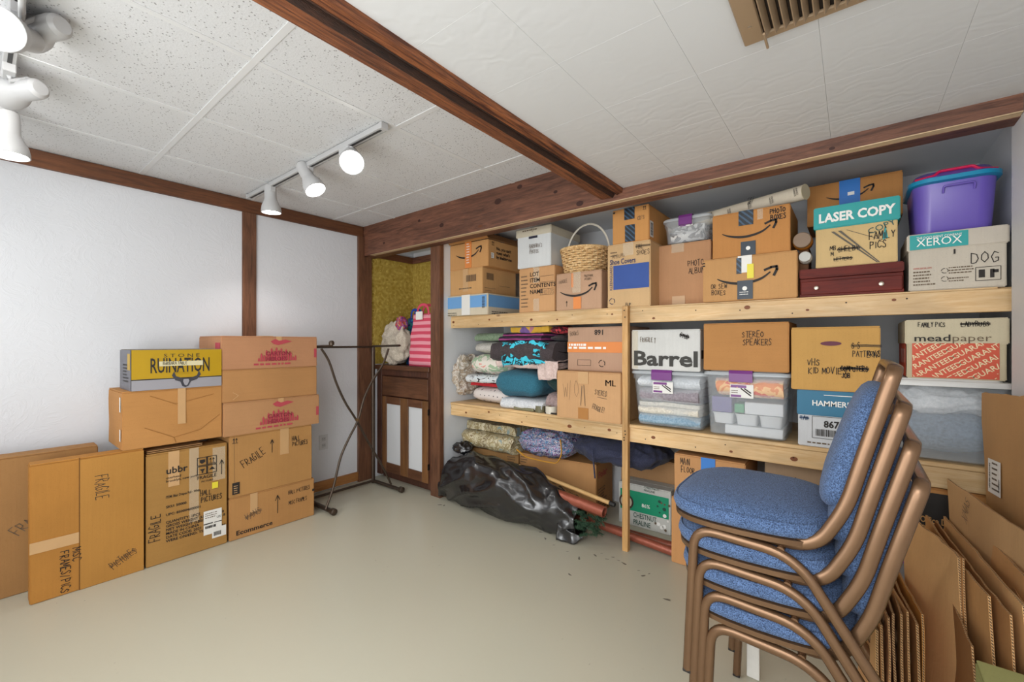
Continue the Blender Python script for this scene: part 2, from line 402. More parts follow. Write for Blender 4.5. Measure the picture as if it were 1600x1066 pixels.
G = {'A': '0,0 .45,1 .9,0|.2,.4 .75,.4', 'B': '0,0 0,1 .6,.95 .6,.6 0,.52 .7,.4 .65,.05 0,0', 'C': '.8,.85 .4,1 .05,.6 .1,.15 .5,0 .85,.2',
 'D': '0,0 0,1 .55,.85 .75,.45 .5,.05 0,0', 'E': '.75,1 0,1 0,0 .8,0|0,.5 .6,.5', 'F': '.75,1 0,1 0,0|0,.5 .6,.5', 'G': '.8,.85 .35,1 .05,.5 .3,0 .8,.1 .8,.45 .45,.45',
 'H': '0,1 0,0|.75,1 .75,0|0,.5 .75,.5', 'I': '.2,1 .2,0', 'J': '.6,1 .6,.1 .3,0 0,.2', 'K': '0,1 0,0|.7,1 0,.45 .75,0', 'L': '0,1 0,0 .65,0', 'M': '0,0 .1,1 .45,.3 .8,1 .9,0',
 'N': '0,0 0,1 .7,0 .7,1', 'O': '.4,1 .05,.7 .05,.25 .4,0 .8,.3 .75,.75 .4,1', 'P': '0,0 0,1 .65,.9 .65,.55 0,.45', 'Q': '.4,1 .05,.6 .2,.05 .65,.1 .75,.7 .4,1|.5,.3 .9,-.1',
 'R': '0,0 0,1 .6,.9 .6,.55 0,.45 .75,0', 'S': '.7,.85 .35,1 .05,.75 .6,.4 .6,.1 .25,0 0,.15', 'T': '0,1 .8,1|.4,1 .4,0', 'U': '0,1 .05,.15 .4,0 .7,.15 .7,1', 'V': '0,1 .35,0 .75,1',
 'W': '0,1 .2,0 .45,.7 .7,0 .9,1', 'X': '0,1 .7,0|.7,1 0,0', 'Y': '0,1 .35,.5 .75,1|.35,.5 .35,0', 'Z': '0,1 .7,1 0,0 .7,0', '!': '.2,1 .2,.3|.2,.08 .2,0', '/': '0,-.1 .5,1.1', '-': '.1,.5 .6,.5',
 '1': '.1,.8 .3,1 .3,0', '2': '0,.8 .3,1 .6,.75 0,0 .7,0', '4': '.5,0 .5,1 0,.35 .7,.35', '0': '.35,1 0,.5 .35,0 .7,.5 .35,1', "'": '.15,1 .1,.8', '^': '.3,-.4 .3,1|.05,.7 .3,1 .55,.7', '8': '.35,.55 .1,.8 .35,1 .6,.8 .1,.25 .35,0 .6,.25 .35,.55'}
def hand(F, s, u, v, size, mat=None, rot=0, wd=0.004, adv=0.95, strike=False, sx=0.8):
    h = size*F.H; sx *= .72; wd *= .78; lines = []; cs, sn = math.cos(rot), math.sin(rot); y = 0; x = 0; w_ = 0
    def T(a, b): return (u*F.W+a*cs-b*sn, v*F.H+a*sn+b*cs)
    for ch in s.upper():
        if ch == '\n': y -= h*1.35; x = 0.12*h; continue
        if ch in G:
            jx, jy, k = random.uniform(-.05, .05), random.uniform(-.08, .08), random.uniform(.85, 1.12)
            for st in G[ch].split('|'):
                pl = []
                for c in st.split():
                    a, b = map(float, c.split(','))
                    pl.append(T(x+(a+jx+random.uniform(-.03, .03))*h*sx, y+(b*k+jy+random.uniform(-.03, .03))*h))
                lines.append(pl)
        x += h*sx*((adv*1.12 if ch not in "I1!'^" else .55) if ch != ' ' else 0.6); w_ = max(w_, x)
    if strike:
        for k in (0.35, 0.5, 0.65): lines.append([T(-0.1*h, k*h), T(w_*0.5, (k+.06)*h), T(w_, (k-.03)*h)])
    return ribbons(F, lines, wd, 'handwriting', mat or INK)
def smile(F, u, v, wid, mat=None, name='arrow_print'):
    W_ = wid*F.W; ox, oy = u*F.W, v*F.H; vs = []; fs = []
    K = [(0, 0, .010), (.10, -.052, .024), (.25, -.098, .034), (.42, -.118, .037), (.60, -.098, .035), (.76, -.045, .030), (.89, .055, .018)]
    def cr(t):
        k = min(int(t), len(K)-2); f = t-k; g = [K[max(k-1, 0)], K[k], K[k+1], K[min(k+2, len(K)-1)]]
        return [0.5*(2*g[1][m]+(g[2][m]-g[0][m])*f+(2*g[0][m]-5*g[1][m]+4*g[2][m]-g[3][m])*f*f+(3*g[1][m]-g[0][m]-3*g[2][m]+g[3][m])*f**3) for m in range(3)]
    n = 30
    for i in range(n+1):
        a = cr(i*6/n); b = cr(min(i*6/n+.05, 6)) if i < n else a; c = cr(max(i*6/n-.05, 0)); d = Vector((b[0]-c[0], b[1]-c[1])).normalized(); q = Vector((-d.y, d.x))*a[2]*.66
        for sg in (-1, 1): vs.append(F.mm(ox+(a[0]+sg*q.x)*W_, oy+(a[1]+sg*q.y)*W_, .0008))
        if i: k = 2*i; fs.append((k-2, k, k+1, k-1))
    me = mesh_from(vs, fs); o = link(name, me, mat or INK, F.p)
    hd_ = [(.80, .095), (.90, .135), (.985, .145), (.99, .09), (.945, -.01)]
    ribbons(F, [[(ox+a*W_, oy+b*W_) for a, b in hd_]], W_*.042, name, mat or INK, .0009); return o
def barcode(F, u, v, w_, h_, mat=None, n=0.001, vert=False, seed=1, name='barcode'):
    r = random.Random(seed); vs = []; fs = []; x = 0
    while x < 1:
        k = r.uniform(.012, .045)
        if x+k > 1: break
        i = len(vs)
        q = ((u+x*w_, v), (u+(x+k)*w_, v), (u+(x+k)*w_, v+h_), (u+x*w_, v+h_)) if not vert else ((u, v+x*h_), (u+w_, v+x*h_), (u+w_, v+(x+k)*h_), (u, v+(x+k)*h_))
        vs += [F.pt(*p, n) for p in q]; fs.append((i, i+1, i+2, i+3)); x += k+r.uniform(.012, .04)
    return link(name, mesh_from(vs, fs), mat or INK, F.p)
def scribble(F, u, v, w_, rows, pitch, mat=None, h=0.35, seed=3, name='print', n=0.0007):
    """lines of tiny printed words"""
    r = random.Random(seed); vs = []; fs = []
    for k in range(rows):
        x = 0; end = r.uniform(.6, 1)
        while x < end:
            l = r.uniform(.04, .14); i = len(vs); y = v-k*pitch
            for p in ((u+x*w_, y), (u+min(x+l, 1)*w_, y), (u+min(x+l, 1)*w_, y+pitch*h), (u+x*w_, y+pitch*h)): vs.append(F.pt(*p, n))
            fs.append((i, i+1, i+2, i+3)); x += l+.03
    return link(name, mesh_from(vs, fs), mat or INK, F.p)
def tapeline(b, face, u, wd, v0, v1, mat=None, top=False):
    return rect(b[face], u-wd/2, v0, u+wd/2, v1, mat or TAPE, 'tape', n=-0.0008)
def symbol(F, u, v, s, kind='up', mat=None):
    """small packing pictograms"""
    L = []; s *= F.H; x, y = u*F.W, v*F.H
    if kind == 'up':
        for k in (.25, .75): L += [[(x+k*s, y+.12*s), (x+k*s, y+.9*s)], [(x+(k-.15)*s, y+.65*s), (x+k*s, y+.95*s), (x+(k+.15)*s, y+.65*s)]]
        L.append([(x, y), (x+s, y)])
    if kind == 'arrow': L = [[(x, y), (x, y+s)], [(x-.12*s, y+.72*s), (x, y+s), (x+.12*s, y+.72*s)]]
    if kind == 'frame':
        L = [[(x, y), (x+s, y), (x+s, y+s), (x, y+s), (x, y)]]
    if kind == 'recycle':
        L = [[(x+.5*s+.45*s*math.cos(a), y+.5*s+.45*s*math.sin(a)) for a in [PI/2+k*2*PI/3+j*.3 for j in range(6)]] for k in range(3)]
    return ribbons(F, L, s*0.09 if kind != 'arrow' else 0.004, 'printed_symbol', mat or INK)

def faces_of(root, w_, d_, h_, off=0.0025):
    return {'F': Face(root, (-w_/2, -d_/2, 0), (1, 0, 0), (0, 0, 1), (0, -1, 0), w_, h_, off), 'R': Face(root, (w_/2, -d_/2, 0), (0, 1, 0), (0, 0, 1), (1, 0, 0), d_, h_, off),
            'L': Face(root, (-w_/2, d_/2, 0), (0, -1, 0), (0, 0, 1), (-1, 0, 0), d_, h_, off), 'T': Face(root, (-w_/2, -d_/2, h_), (1, 0, 0), (0, 1, 0), (0, 0, 1), w_, d_, off)}
def crumple(w_, d_, h_, z0=0.0, seed=0, amp=0.002, taper=0.0, bev=0.004, dent=None):
    bm = bmesh.new(); bmesh.ops.create_cube(bm, size=1)
    for v in bm.verts:
        k = 1-taper if v.co.z < 0 else 1
        v.co = Vector((v.co.x*w_*k, v.co.y*d_*k, z0+(v.co.z+.5)*h_))
    bmesh.ops.bevel(bm, geom=bm.edges[:], offset=bev, segments=2, affect='EDGES')
    es = [e for e in bm.edges if e.calc_length() > 0.06]
    bmesh.ops.subdivide_edges(bm, edges=es, cuts=5, use_grid_fill=True)
    for v in bm.verts:
        p = v.co.copy(); a = nz(p, 7, seed); d = Vector((p.x/w_, p.y/d_, (p.z-z0-h_/2)/h_))
        if z0+0.02 < p.z: v.co += d.normalized()*amp*(a-0.35)
        if dent: v.co += dent(p)
    return bm_mesh(bm)
def carton(label, x0, x1, y0, d_, z0, h_, col='C2955F', rz=0, group=None, taper=0, gap='x', open_top=False, seed=None, cat='box', name='cardboard_box', amp=0.002, dent=None, axis=0):
    """sealed carton: body, two top flaps with a seam. x0..x1 front width, y0 front plane"""
    w_ = x1-x0; seed = seed if seed is not None else random.randint(0, 99)
    R_ = Matrix.Rotation(rz, 3, 'Z'); c = Vector(((x0+x1)/2, y0, z0))+R_ @ Vector((0, d_/2, 0))
    root = thing(name, label, cat, c, rz, group); m = kraft(col, axis=axis)
    fl = 0.004
    link('carton_body', crumple(w_, d_, h_-fl, 0, seed, amp, dent=dent), m, root, True, 35)
    if not open_top:
        if gap == 'x':
            for s in (-1, 1): box('flap', -w_/2+.002, w_/2-.002, 0.0015 if s > 0 else -d_/2+.002, d_/2-.002 if s > 0 else -0.0015, h_-fl-.002, h_, m, root, 0.0015)
        else:
            for s in (-1, 1): box('flap', 0.0015 if s > 0 else -w_/2+.002, w_/2-.002 if s > 0 else -0.0015, -d_/2+.002, d_/2-.002, h_-fl-.002, h_, m, root, 0.0015)
    b = faces_of(root, w_, d_, h_); b['root'] = root; b['x'] = (x0, x1); b['top'] = z0+h_; b['w'] = w_; b['h'] = h_; b['d'] = d_
    return b
def pxbox(label, pl, pr, pt, yf, d_, z0, **kw):
    a = onY(pl, pt, yf); c = onY(pr, pt, yf)
    return carton(label, a.x, c.x, yf, d_, z0, a.z-z0, **kw)
def lidded(label, pl, pr, ptop, plid, yf, d_, z0, colb, coll, over=0.008, name='lidded_box', **kw):
    a = onY(pl, ptop, yf); c = onY(pr, ptop, yf); l = onY(pl, plid, yf).z; h_ = a.z-z0; w_ = c.x-a.x
    root = thing(name, label, 'box', ((a.x+c.x)/2, yf+d_/2, z0)); 
    mb = kraft(colb) if isinstance(colb, str) else colb; ml = kraft(coll) if isinstance(coll, str) else coll
    link('carton_body', crumple(w_-2*over, d_-2*over, h_-.01, 0, 3, 0.0015), mb, root, True, 35)
    lid = link('lid', crumple(w_, d_, h_-(l-z0), l-z0, 8, 0.0015), ml, root, True, 35)
    b = faces_of(root, w_, d_, h_); b['root'] = root; b['top'] = z0+h_; b['lidv'] = (l-z0)/h_; b['w'] = w_; b['h'] = h_; b['d'] = d_
    lb = faces_of(root, w_-2*over, d_-2*over, h_); b['bF'] = lb['F']; b['bR'] = lb['R']; b['bL'] = lb['L']
    return b

# ================================================================== SETTING
XL, XR = -3.49, 0.455
YB, YF = 3.15, -1.7
HC, HR = 2.297, 2.092
struct('floor', XL-.05, 0.75, YF-.05, YB+.05, -.06, 0, FLOOR, 'glossy beige painted concrete floor with small dark scuffs')
wl = struct('wall_left', XL-.06, XL, YF, YB, 0, 2.45, WALL, 'white knockdown textured wall on the left')
struct('wall_back', XL, 0.6, YB, YB+.06, 0, 2.45, ALC, 'white painted wall behind the storage shelves')
struct('wall_behind', XL, 0.6, YF-.06, YF, 0, 2.45, WALL, 'white wall opposite the shelves')
struct('wall_right', XR, XR+.2, YF, 2.36, 0, 2.45, WHITE, 'white wall end at the right edge')
struct('wall_alcove', 0.50, 0.655, 2.361, YB, 0, 2.45, ALC, 'pale grey side wall at the right end of the shelves')
struct('wall_partition', -2.69, -2.60, 2.375, YB, 0, 2.15, ALC, 'white partition wall between cabinet nook and shelves')
# ceilings
ce = struct('ceiling', XL, -1.02, YF, 2.33, HC+.012, HC+.06, WHITE, 'suspended ceiling of white speckled acoustic tiles')
xs = [XL+.001, -3.02, -2.385, -1.745, -1.105]; ys = [-1.7, -1.25, -.61, .02, .655, 1.29, 1.925, 2.31]
for i in range(4):
    for j in range(7):
        o = box('acoustic_tile', xs[i]+.008, xs[i+1]-.008, ys[j]+.008, ys[j+1]-.008, HC+.002, HC+.0125, ACOU, ce, 0.003)
for x in xs[1:4]: box('tee_bar', x-.012, x+.012, YF, 2.31, HC-.001, HC+.004, TEE, ce)
for y in ys[1:7]: box('tee_bar', XL, -1.1, y-.012, y+.012, HC-.0016, HC+.0035, TEE, ce)
cr = struct('ceiling_lower', -1.06, XR+.001, YF, 2.335, HR+.008, HR+.05, WHITE, 'lower ceiling of white swirl textured tiles')
gx = [-1.03, -.70, -.385, -.07, .245, .454]; gy = [YF+.0]+[2.05-.315*k for k in range(11, -1, -1)]+[2.22]
for i in range(5):
    for j in range(len(gy)-1):
        if gy[j+1]-gy[j] < 0.02: continue
        box('ceiling_tile', gx[i]+.0002, gx[i+1]-.0002, gy[j]+.0001, gy[j+1]-.0001, HR, HR+.0085, SWIRL, cr, 0.0004)
struct('ceiling_alcove', XL, 0.5, 2.335, YB, 2.15, 2.20, ALC, 'smooth white ceiling over the shelves')
SCF = mplain('scuff_grey', '6E6A5E', .6, var=.2)
random.seed(4)
for k, (px, py) in enumerate([(866, 852), (887, 862), (905, 873), (930, 868), (948, 874), (958, 871), (966, 876), (975, 881), (998, 892), (1014, 897), (845, 832), (820, 822), (688, 789), (694, 790), (852, 842), (1042, 937), (940, 865), (1090, 905), (890, 898), (1005, 900)]):
    r_ = ray(px, py); t_ = -CAMZ/r_[2]; c_ = Vector((r_[0]*t_, r_[1]*t_, .0006)); a_ = random.uniform(0, 3); L_ = random.uniform(.008, .026); pts = []
    for q in range(9):
        an = 2*PI*q/9; rr = random.uniform(.5, 1.1); x_ = L_*rr*math.cos(an); y_ = L_*.35*rr*math.sin(an); pts.append(c_+Vector((x_*math.cos(a_)-y_*math.sin(a_), x_*math.sin(a_)+y_*math.cos(a_), 0)))
    link('scuff_mark', mesh_from(pts, [tuple(range(9))]), SCF, bpy.data.objects['floor'])
random.seed(13)
# header and beam
hd = struct('trim_1', XL, XR-.002, 2.21, 2.25, 2.032, HC+.02, STAIN_X, 'dark stained wooden header board across the alcove')
struct('raw_edge', XL+.12, XR-.002, 2.2095, 2.250, 2.0290, 2.0325, RAWX, parent=hd)
hb = struct('trim_2', XL, 0.499, 2.251, 2.33, 2.027, 2.15, STAIN_X, 'dark board behind the header')
HK = mplain('header_knot', '3A1C12', .6, var=.3, scale=80)
random.seed(8)
for px, py, r in ((906, 318, .016), (778, 315, .02), (812, 292, .014), (868, 300, .010), (655, 345, .010), (690, 352, .016), (1110, 292, .006), (1300, 232, .007), (745, 300, .012), (600, 380, .010)):
    q = onY(px, py, 2.2094); lathe('knot', [(0, 0), (r*.35, .0001), (r*.4, .0005), (r, .0007)], HK, hd, 14, Matrix.Translation(q) @ Matrix.Rotation(PI/2, 4, 'X') @ Matrix.Diagonal((1.5, 1, 1, 1)))
bm_ = tag(prism('trim_3', [(-1.11, 2.055), (-1.04, 2.052), (-1.028, 2.072), (-1.012, 2.062), (-.985, 2.068), (-.98, 2.10), (-.98, 2.31), (-1.11, 2.31)], 'y', YF, 2.209, BEAMM), 'rough brown cedar beam running across the ceiling', None, None, 'structure')
prism('wane_edge', [(-1.044, 2.0515), (-1.040, 2.0495), (-1.0275, 2.0690), (-1.013, 2.0590), (-1.010, 2.0610), (-1.0275, 2.0745)], 'y', YF, 2.208, WANE, bm_)
# left wall timber
struct('trim_4', XL, XL+.022, YF, 2.20, 2.205, HC-.002, STAIN_Y, 'dark wooden trim along the top of the left wall')
struct('trim_5', XL, XL+.018, 1.225, 1.315, 0.09, 2.204, STAIN_Z, 'dark vertical batten on the left wall')
struct('trim_6', XL, XL+.03, 2.155, 2.209, 0.0, 2.204, STAIN_Z, 'dark corner post where wall meets header')
struct('trim_7', XL, XL+.03, 2.21, 2.285, 0.0, 2.026, STAIN_Z, 'dark corner post below the header')
struct('baseboard_left', XL, XL+.02, YF, 2.154, 0.012, 0.088, BASEW, 'orange brown wooden baseboard on the left wall')
struct('trim_8', -2.70, -2.59, 2.331, 2.372, 0, 2.15, STAIN_Z, 'dark wooden post between nook and shelves')
struct('baseboard_right', -2.589, -2.565, 2.376, 3.1, 0.0, 0.075, BASEW, 'short brown baseboard beside the post')
# nook
gw = struct('wall_nook', XL, XL+.008, 2.29, YB, 1.05, 2.05, GOLD, 'gold patterned wallpaper in the cabinet nook')
nb = struct('wall_nook_back', XL+.009, -2.691, 2.78, 2.81, 0, 2.15, WHITE, 'back wall of the cabinet nook')
struct('wallpaper', XL+.009, -2.692, 2.772, 2.7795, 1.05, 2.05, GOLD, parent=nb)
struct('trim_9', XL+.009, XL+.03, 2.34, 2.765, 2.04, 2.10, STAIN_Y, 'dark trim above gold wallpaper at left')
struct('trim_10', XL+.032, -2.692, 2.75, 2.771, 2.04, 2.10, STAIN_X, 'dark trim above gold wallpaper at back')

# ================================================================== SHELVING
sh = thing('storage_shelf', 'two-tier unpainted pine storage shelf with a centre post across the alcove', 'shelf', (-1.05, 2.46, 0))
def shp(name, x0, x1, y0, y1, z0, z1, m, bev=.002): 
    o = box(name, x0+1.05, x1+1.05, y0-2.46, y1-2.46, z0, z1, m, sh, bev); return o
ZT, ZM = 1.463, 0.757
shp('front_beam', -2.598, 0.498, 2.46, 2.498, 1.367, 1.455, PINE_X)
for k in range(1): shp('shelf_board', -2.598, 0.498, 2.499, YB-.002, 1.445, ZT, PINE_X)
shp('edge_strip', -2.598, 0.44, 2.462, 2.4985, 1.4555, ZT, PINE_X)
shp('front_beam', -2.598, 0.498, 2.46, 2.498, 0.652, 0.737, PINE_X)
shp('shelf_board', -2.598, 0.498, 2.452, YB-.002, 0.7375, ZM, PINE_X, .004)
shp('post', -1.083, -1.047, 2.425, 2.4595, 0.0, 1.466, PINE_Z)
scr = mplain('screw_steel', '3A342E', 0.4, 0.8)
KN = mplain('pine_knot', '7A4420', .6, var=.2, scale=60); NH = mplain('nail_hole', '40301F', .7)
random.seed(21)
for zb, zt in ((1.372, 1.448), (.657, .732)):
    for k in range(9):
        x = -2.5+k*.33+random.uniform(-.1, .1); r = random.uniform(.005, .012); zz = random.uniform(zb+.015, zt-.015)
        if abs(x+1.065) > .05: lathe('knot', [(0, 0), (r*.55, .0002), (r, .0004)], KN, sh, 10, Matrix.Translation((x+1.05, -.0006, zz)) @ Matrix.Rotation(PI/2, 4, 'X') @ Matrix.Diagonal((1.4, 1, 1, 1)))
    for k in range(13):
        x = -2.55+k*.23+random.uniform(-.05, .05)
        if abs(x+1.065) > .04: lathe('nail_head', [(0, 0), (.0035, .0003)], NH, sh, 8, Matrix.Translation((x+1.05, -.0007, random.uniform(zb+.01, zt-.01))) @ Matrix.Rotation(PI/2, 4, 'X'))
random.seed(13)
for z in (1.44, 1.40, 0.72, 0.70, 0.68, 0.665):
    lathe('screw', [(0, 0), (.004, .0005), (.004, .002)], scr, sh, 8, Matrix.Translation((-1.065+1.05+random.uniform(-.006, .006), -.037, z)) @ Matrix.Rotation(PI/2, 4, 'X'))

# ================================================================== TOP SHELF
b = pxbox('flat white and blue carton at the left end of the top shelf, lowest of three', 697, 762, 464, 2.43, .42, ZT+.001, col='D8CCB4')
bl = mplain('light_blue_print', '6FA3D6', 0.6)
rect(b['F'], 0.02, .36, .98, .93, bl, 'blue_band'); rect(b['R'], 0.02, .36, .98, .93, bl, 'blue_band'); rect(b['F'], .40, .02, .60, 1.0, LABEL, 'tape', n=.0006)
scribble(b['F'], .04, .12, .25, 2, .1, seed=5); scribble(b['R'], .1, .12, .5, 2, .1, seed=6); barcode(b['F'], .88, .3, .06, .55, n=.001, vert=True)
z = b['top']
b = pxbox('plain kraft carton with two barcodes, middle of the top shelf\'s left end stack', 703, 754, 424, 2.45, .42, z, col='D2A36C')
barcode(b['F'], .52, .5, .3, .25, mat=INKG); barcode(b['R'], .1, .55, .2, .25, mat=INKG); ribbons(b['R'], [[(.02, .05), (.15, .05)], [(.2, .08), (.33, .08)], [(.03, .03), (.1, .03)]], .0025, 'print', INKG)
tapeline(b, 'F', .5, .16, 0.15, 1.0); z = b['top']
scribble(b['F'], .3, .24, .4, 1, .12, INKG, seed=2)
b = pxbox('kraft carton with arrow print, orange tape and raised flaps, topmost at left end', 703, 763, 384, 2.45, .45, z, col='CE9A62', open_top=True)
smile(b['F'], .18, .56, .66); rect(b['F'], .42, .02, .58, 1.0, ORANGE, 'tape', n=.0012); text(b['R'], "No, you can't\nguess what's\nby shaking me", .20, .64, .16, bold=.03)
symbol(b['R'], .08, .78, .14, 'up'); rect(b['R'], .07, .3, .14, .5, LABEL, 'printed_panel'); scribble(b['R'], .075, .45, .06, 5, .04)
scribble(b['F'], .46, .9, .08, 8, .1, WHITEI, n=.002, seed=4)
bx = b; km = kraft('B98550')
for s, nm in ((-1, 'flap'), (1, 'flap')):
    o = box(nm, -bx['w']/2, bx['w']/2, -.002, .002, 0, .10, km, bx['root']); o.location = (0, s*bx['d']/2, bx['h']); o.rotation_euler = (s*-.9 if s < 0 else -.5, 0, 0)
o = box('flap', -.002, .002, -bx['d']/2, bx['d']/2, 0, .08, kraft('9C6C40'), bx['root']); o.location = (bx['w']/2, 0, bx['h']); o.rotation_euler = (0, -.75, 0)
o = box('flap', -.002, .002, -bx['d']/2, bx['d']/2, 0, .09, kraft('9C6C40'), bx['root']); o.location = (-bx['w']/2, 0, bx['h']); o.rotation_euler = (0, .5, 0)

b = pxbox('kraft carton printed with lot and contents lines, under the white file box', 811, 867, 421, 2.48, .40, ZT+.001, col='D0A070')
text(b['F'], 'LOT\nITEM\nCONTENTS\nNAME', .32, .80, .13, bold=.012); ribbons(b['F'], [[(b['w']*.6, b['h']*k), (b['w']*.97, b['h']*k)] for k in (.78, .65, .50, .37)], .002, 'print', INK)
hand(b['F'], 'PHOTOS', .62, .38, .10, INKG, wd=.002); scribble(b['F'], .07, .8, .2, 9, .085, INKG, .3, 11); rect(b['F'], .42, .65, .58, 1.0, TAPEC, 'tape'); rect(b['F'], .42, .02, .58, .3, TAPEC, 'tape')
z5 = b['top']
b = lidded('white cardboard file box with a handle slot and handwriting on the front', 806, 861, 361, 373, 2.46, .40, z5, 'D9DBDA', 'D2C8B2')
F = b['bF']; rect(F, .36, .73, .62, .79, mplain('slot_shadow', '2A2838', .8), 'handle_slot'); hand(F, "BARBARA'S\nPHOTOS", .38, .48, .10, INKG, wd=.003, sx=.62); scribble(b['F'], .2, .93, .55, 1, .05, INKG, .5)
symbol(b['F'], .46, .90, .08, 'recycle', INKG)

b = pxbox('grey-brown carton with arrow print, orange tape and pencilled fragile, under the basket', 869, 940, 429, 2.46, .38, ZT+.001, col='C29C7E')
smile(b['F'], .10, .50, .80); rect(b['F'], .40, .02, .57, .34, ORANGE, 'tape', n=.001); rect(b['F'], .38, .45, .56, 1.0, TAPEC, 'tape', n=.0015); rect(b['F'], .36, .6, .40, .98, ORANGE, 'tape', n=.0006)
hand(b['F'], 'FRAGILE', .08, .72, .09, INKG, .15, .0025, sx=.6); hand(b['F'], 'PHOTO BOOK\nPICTURES', .64, .84, .06, INKG, wd=.002, sx=.6); symbol(b['F'], .25, .1, .14, 'arrow', INKG); z6 = b['top']
# basket
c = onY(916, 400, 2.64); bk = thing('wicker_basket', 'round woven wicker basket with a thin hoop handle', 'basket', (c.x, 2.63, z6+.001))
WICK = m_pattern('wicker', ['C09660', 'D8B27C', 'E8CA9A'], 60, 'noise'); hb_ = .165
def br(z): return .135+.030*(z/hb_)**.8
vs = []; fs = []
ns, nr = 28, 11
for r_i in range(nr):
    zc = .008+(hb_-.016)*r_i/(nr-1); path = []
    for i in range(ns*4+1):
        a = 2*PI*i/(ns*4); rr = br(zc)+.0045*math.cos(a*ns/2*1.0+(PI if r_i % 2 else 0)); path.append((rr*math.cos(a), rr*math.sin(a), zc))
    v2, f2 = sweep_geo(path, .0068, .0034, (0, 0, 1), 6); k = len(vs); vs += v2; fs += [tuple(i+k for i in f) for f in f2]
tag(link('woven_strands', mesh_from(vs, fs), WICK, bk, True, 60), None, None, None, 'stuff')
for i in range(ns):
    a = 2*PI*(i+.5)/ns; sweep('stake', [(br(t*hb_)*math.cos(a), br(t*hb_)*math.sin(a), t*hb_) for t in (0, .5, 1)], .003, .005, mplain('stake_cane', 'B98A55', .6), bk, k=6)
lathe('rim', [(br(hb_)-.008, hb_-.004), (br(hb_)+.009, hb_-.006), (br(hb_)+.011, hb_+.01), (br(hb_)-.002, hb_+.014), (br(hb_)-.010, hb_+.008), (br(hb_)-.008, hb_-.004)], WICK, bk, 48)
lathe('base', [(0, 0.001), (.133, 0.001), (.133, .006), (0, .006)], WICK, bk, 32)
sweep('hoop_handle', [(.165*math.cos(a), .03, hb_-.02+.215*math.sin(a)) for a in [PI*i/24 for i in range(25)]], .0035, .007, mplain('pale_cane', 'D8D0C0', .5), bk, side=(0, 1, 0))

b = pxbox('kraft carton printed Shoe Covers with a large blue rectangle', 949, 1016.5, 384, 2.46, .38, ZT+.001, col='D2AE80')
text(b['F'], 'Shoe Covers', .07, .68, .115, mplain('navy_ink', '22325E', .6), fitw=.6, bold=.015); rect(b['F'], .15, .28, .97, .66, mplain('blue_print', '2E4E96', .6, var=.1), 'blue_rectangle')
text(b['F'], 'KLEENGUARD', .125, .27, .062, mplain('navy_ink', '22325E', .6), rot=PI/2, fitw=None, bold=0.0); scribble(b['F'], .08, .86, .2, 2, .05, INKG); hand(b['F'], 'ALBUMS', .12, .78, .06, INKG, wd=.002)
hand(b['F'], 'TBL\nSHOES', .68, .88, .07, strike=True, wd=.003); rect(b['F'], .38, .80, .62, 1.0, TAPEC, 'tape'); symbol(b['F'], .05, .05, .1, 'recycle', mplain('navy_ink', '22325E', .6)); hand(b['F'], 'FLIP', .45, .02, .04, INKG)
z8 = b['top']
b = pxbox('small kraft carton marked CDs with black striped tape, on the shoe cover carton', 957, 1014, 330, 2.46, .40, z8, col='CC9356')
blk = m_pattern('striped_black_tape', ['20262E', '20262E', '3C566E'], 22, 'DIAGONAL', 1.0, .4)
rect(b['F'], .34, .66, .62, 1.0, blk, 'tape', n=.001); rect(b['F'], .36, .02, .63, .5, blk, 'tape', n=.001); rect(b['F'], .02, .90, .08, .95, INK, 'print'); symbol(b['F'], .84, .86, .1, 'up'); hand(b['F'], "CD'S", .7, .6, .1, INKG, wd=.003)
rect(b['R'], .03, .1, .16, .55, LABEL, 'label'); barcode(b['R'], .05, .14, .09, .36, vert=True)

b = pxbox('tall plain kraft carton marked photo albums, behind the front arrow carton', 1019, 1111, 386.5, 2.60, .40, ZT+.001, col='C4946C')
hand(b['F'], 'PHOTO\nALBUMS', .63, .62, .09, wd=.0035, sx=.7); rect(b['F'], .35, .86, .56, 1.0, TAPEC, 'tape'); rect(b['F'], .36, .02, .58, .16, TAPE, 'tape'); z10 = b['top']

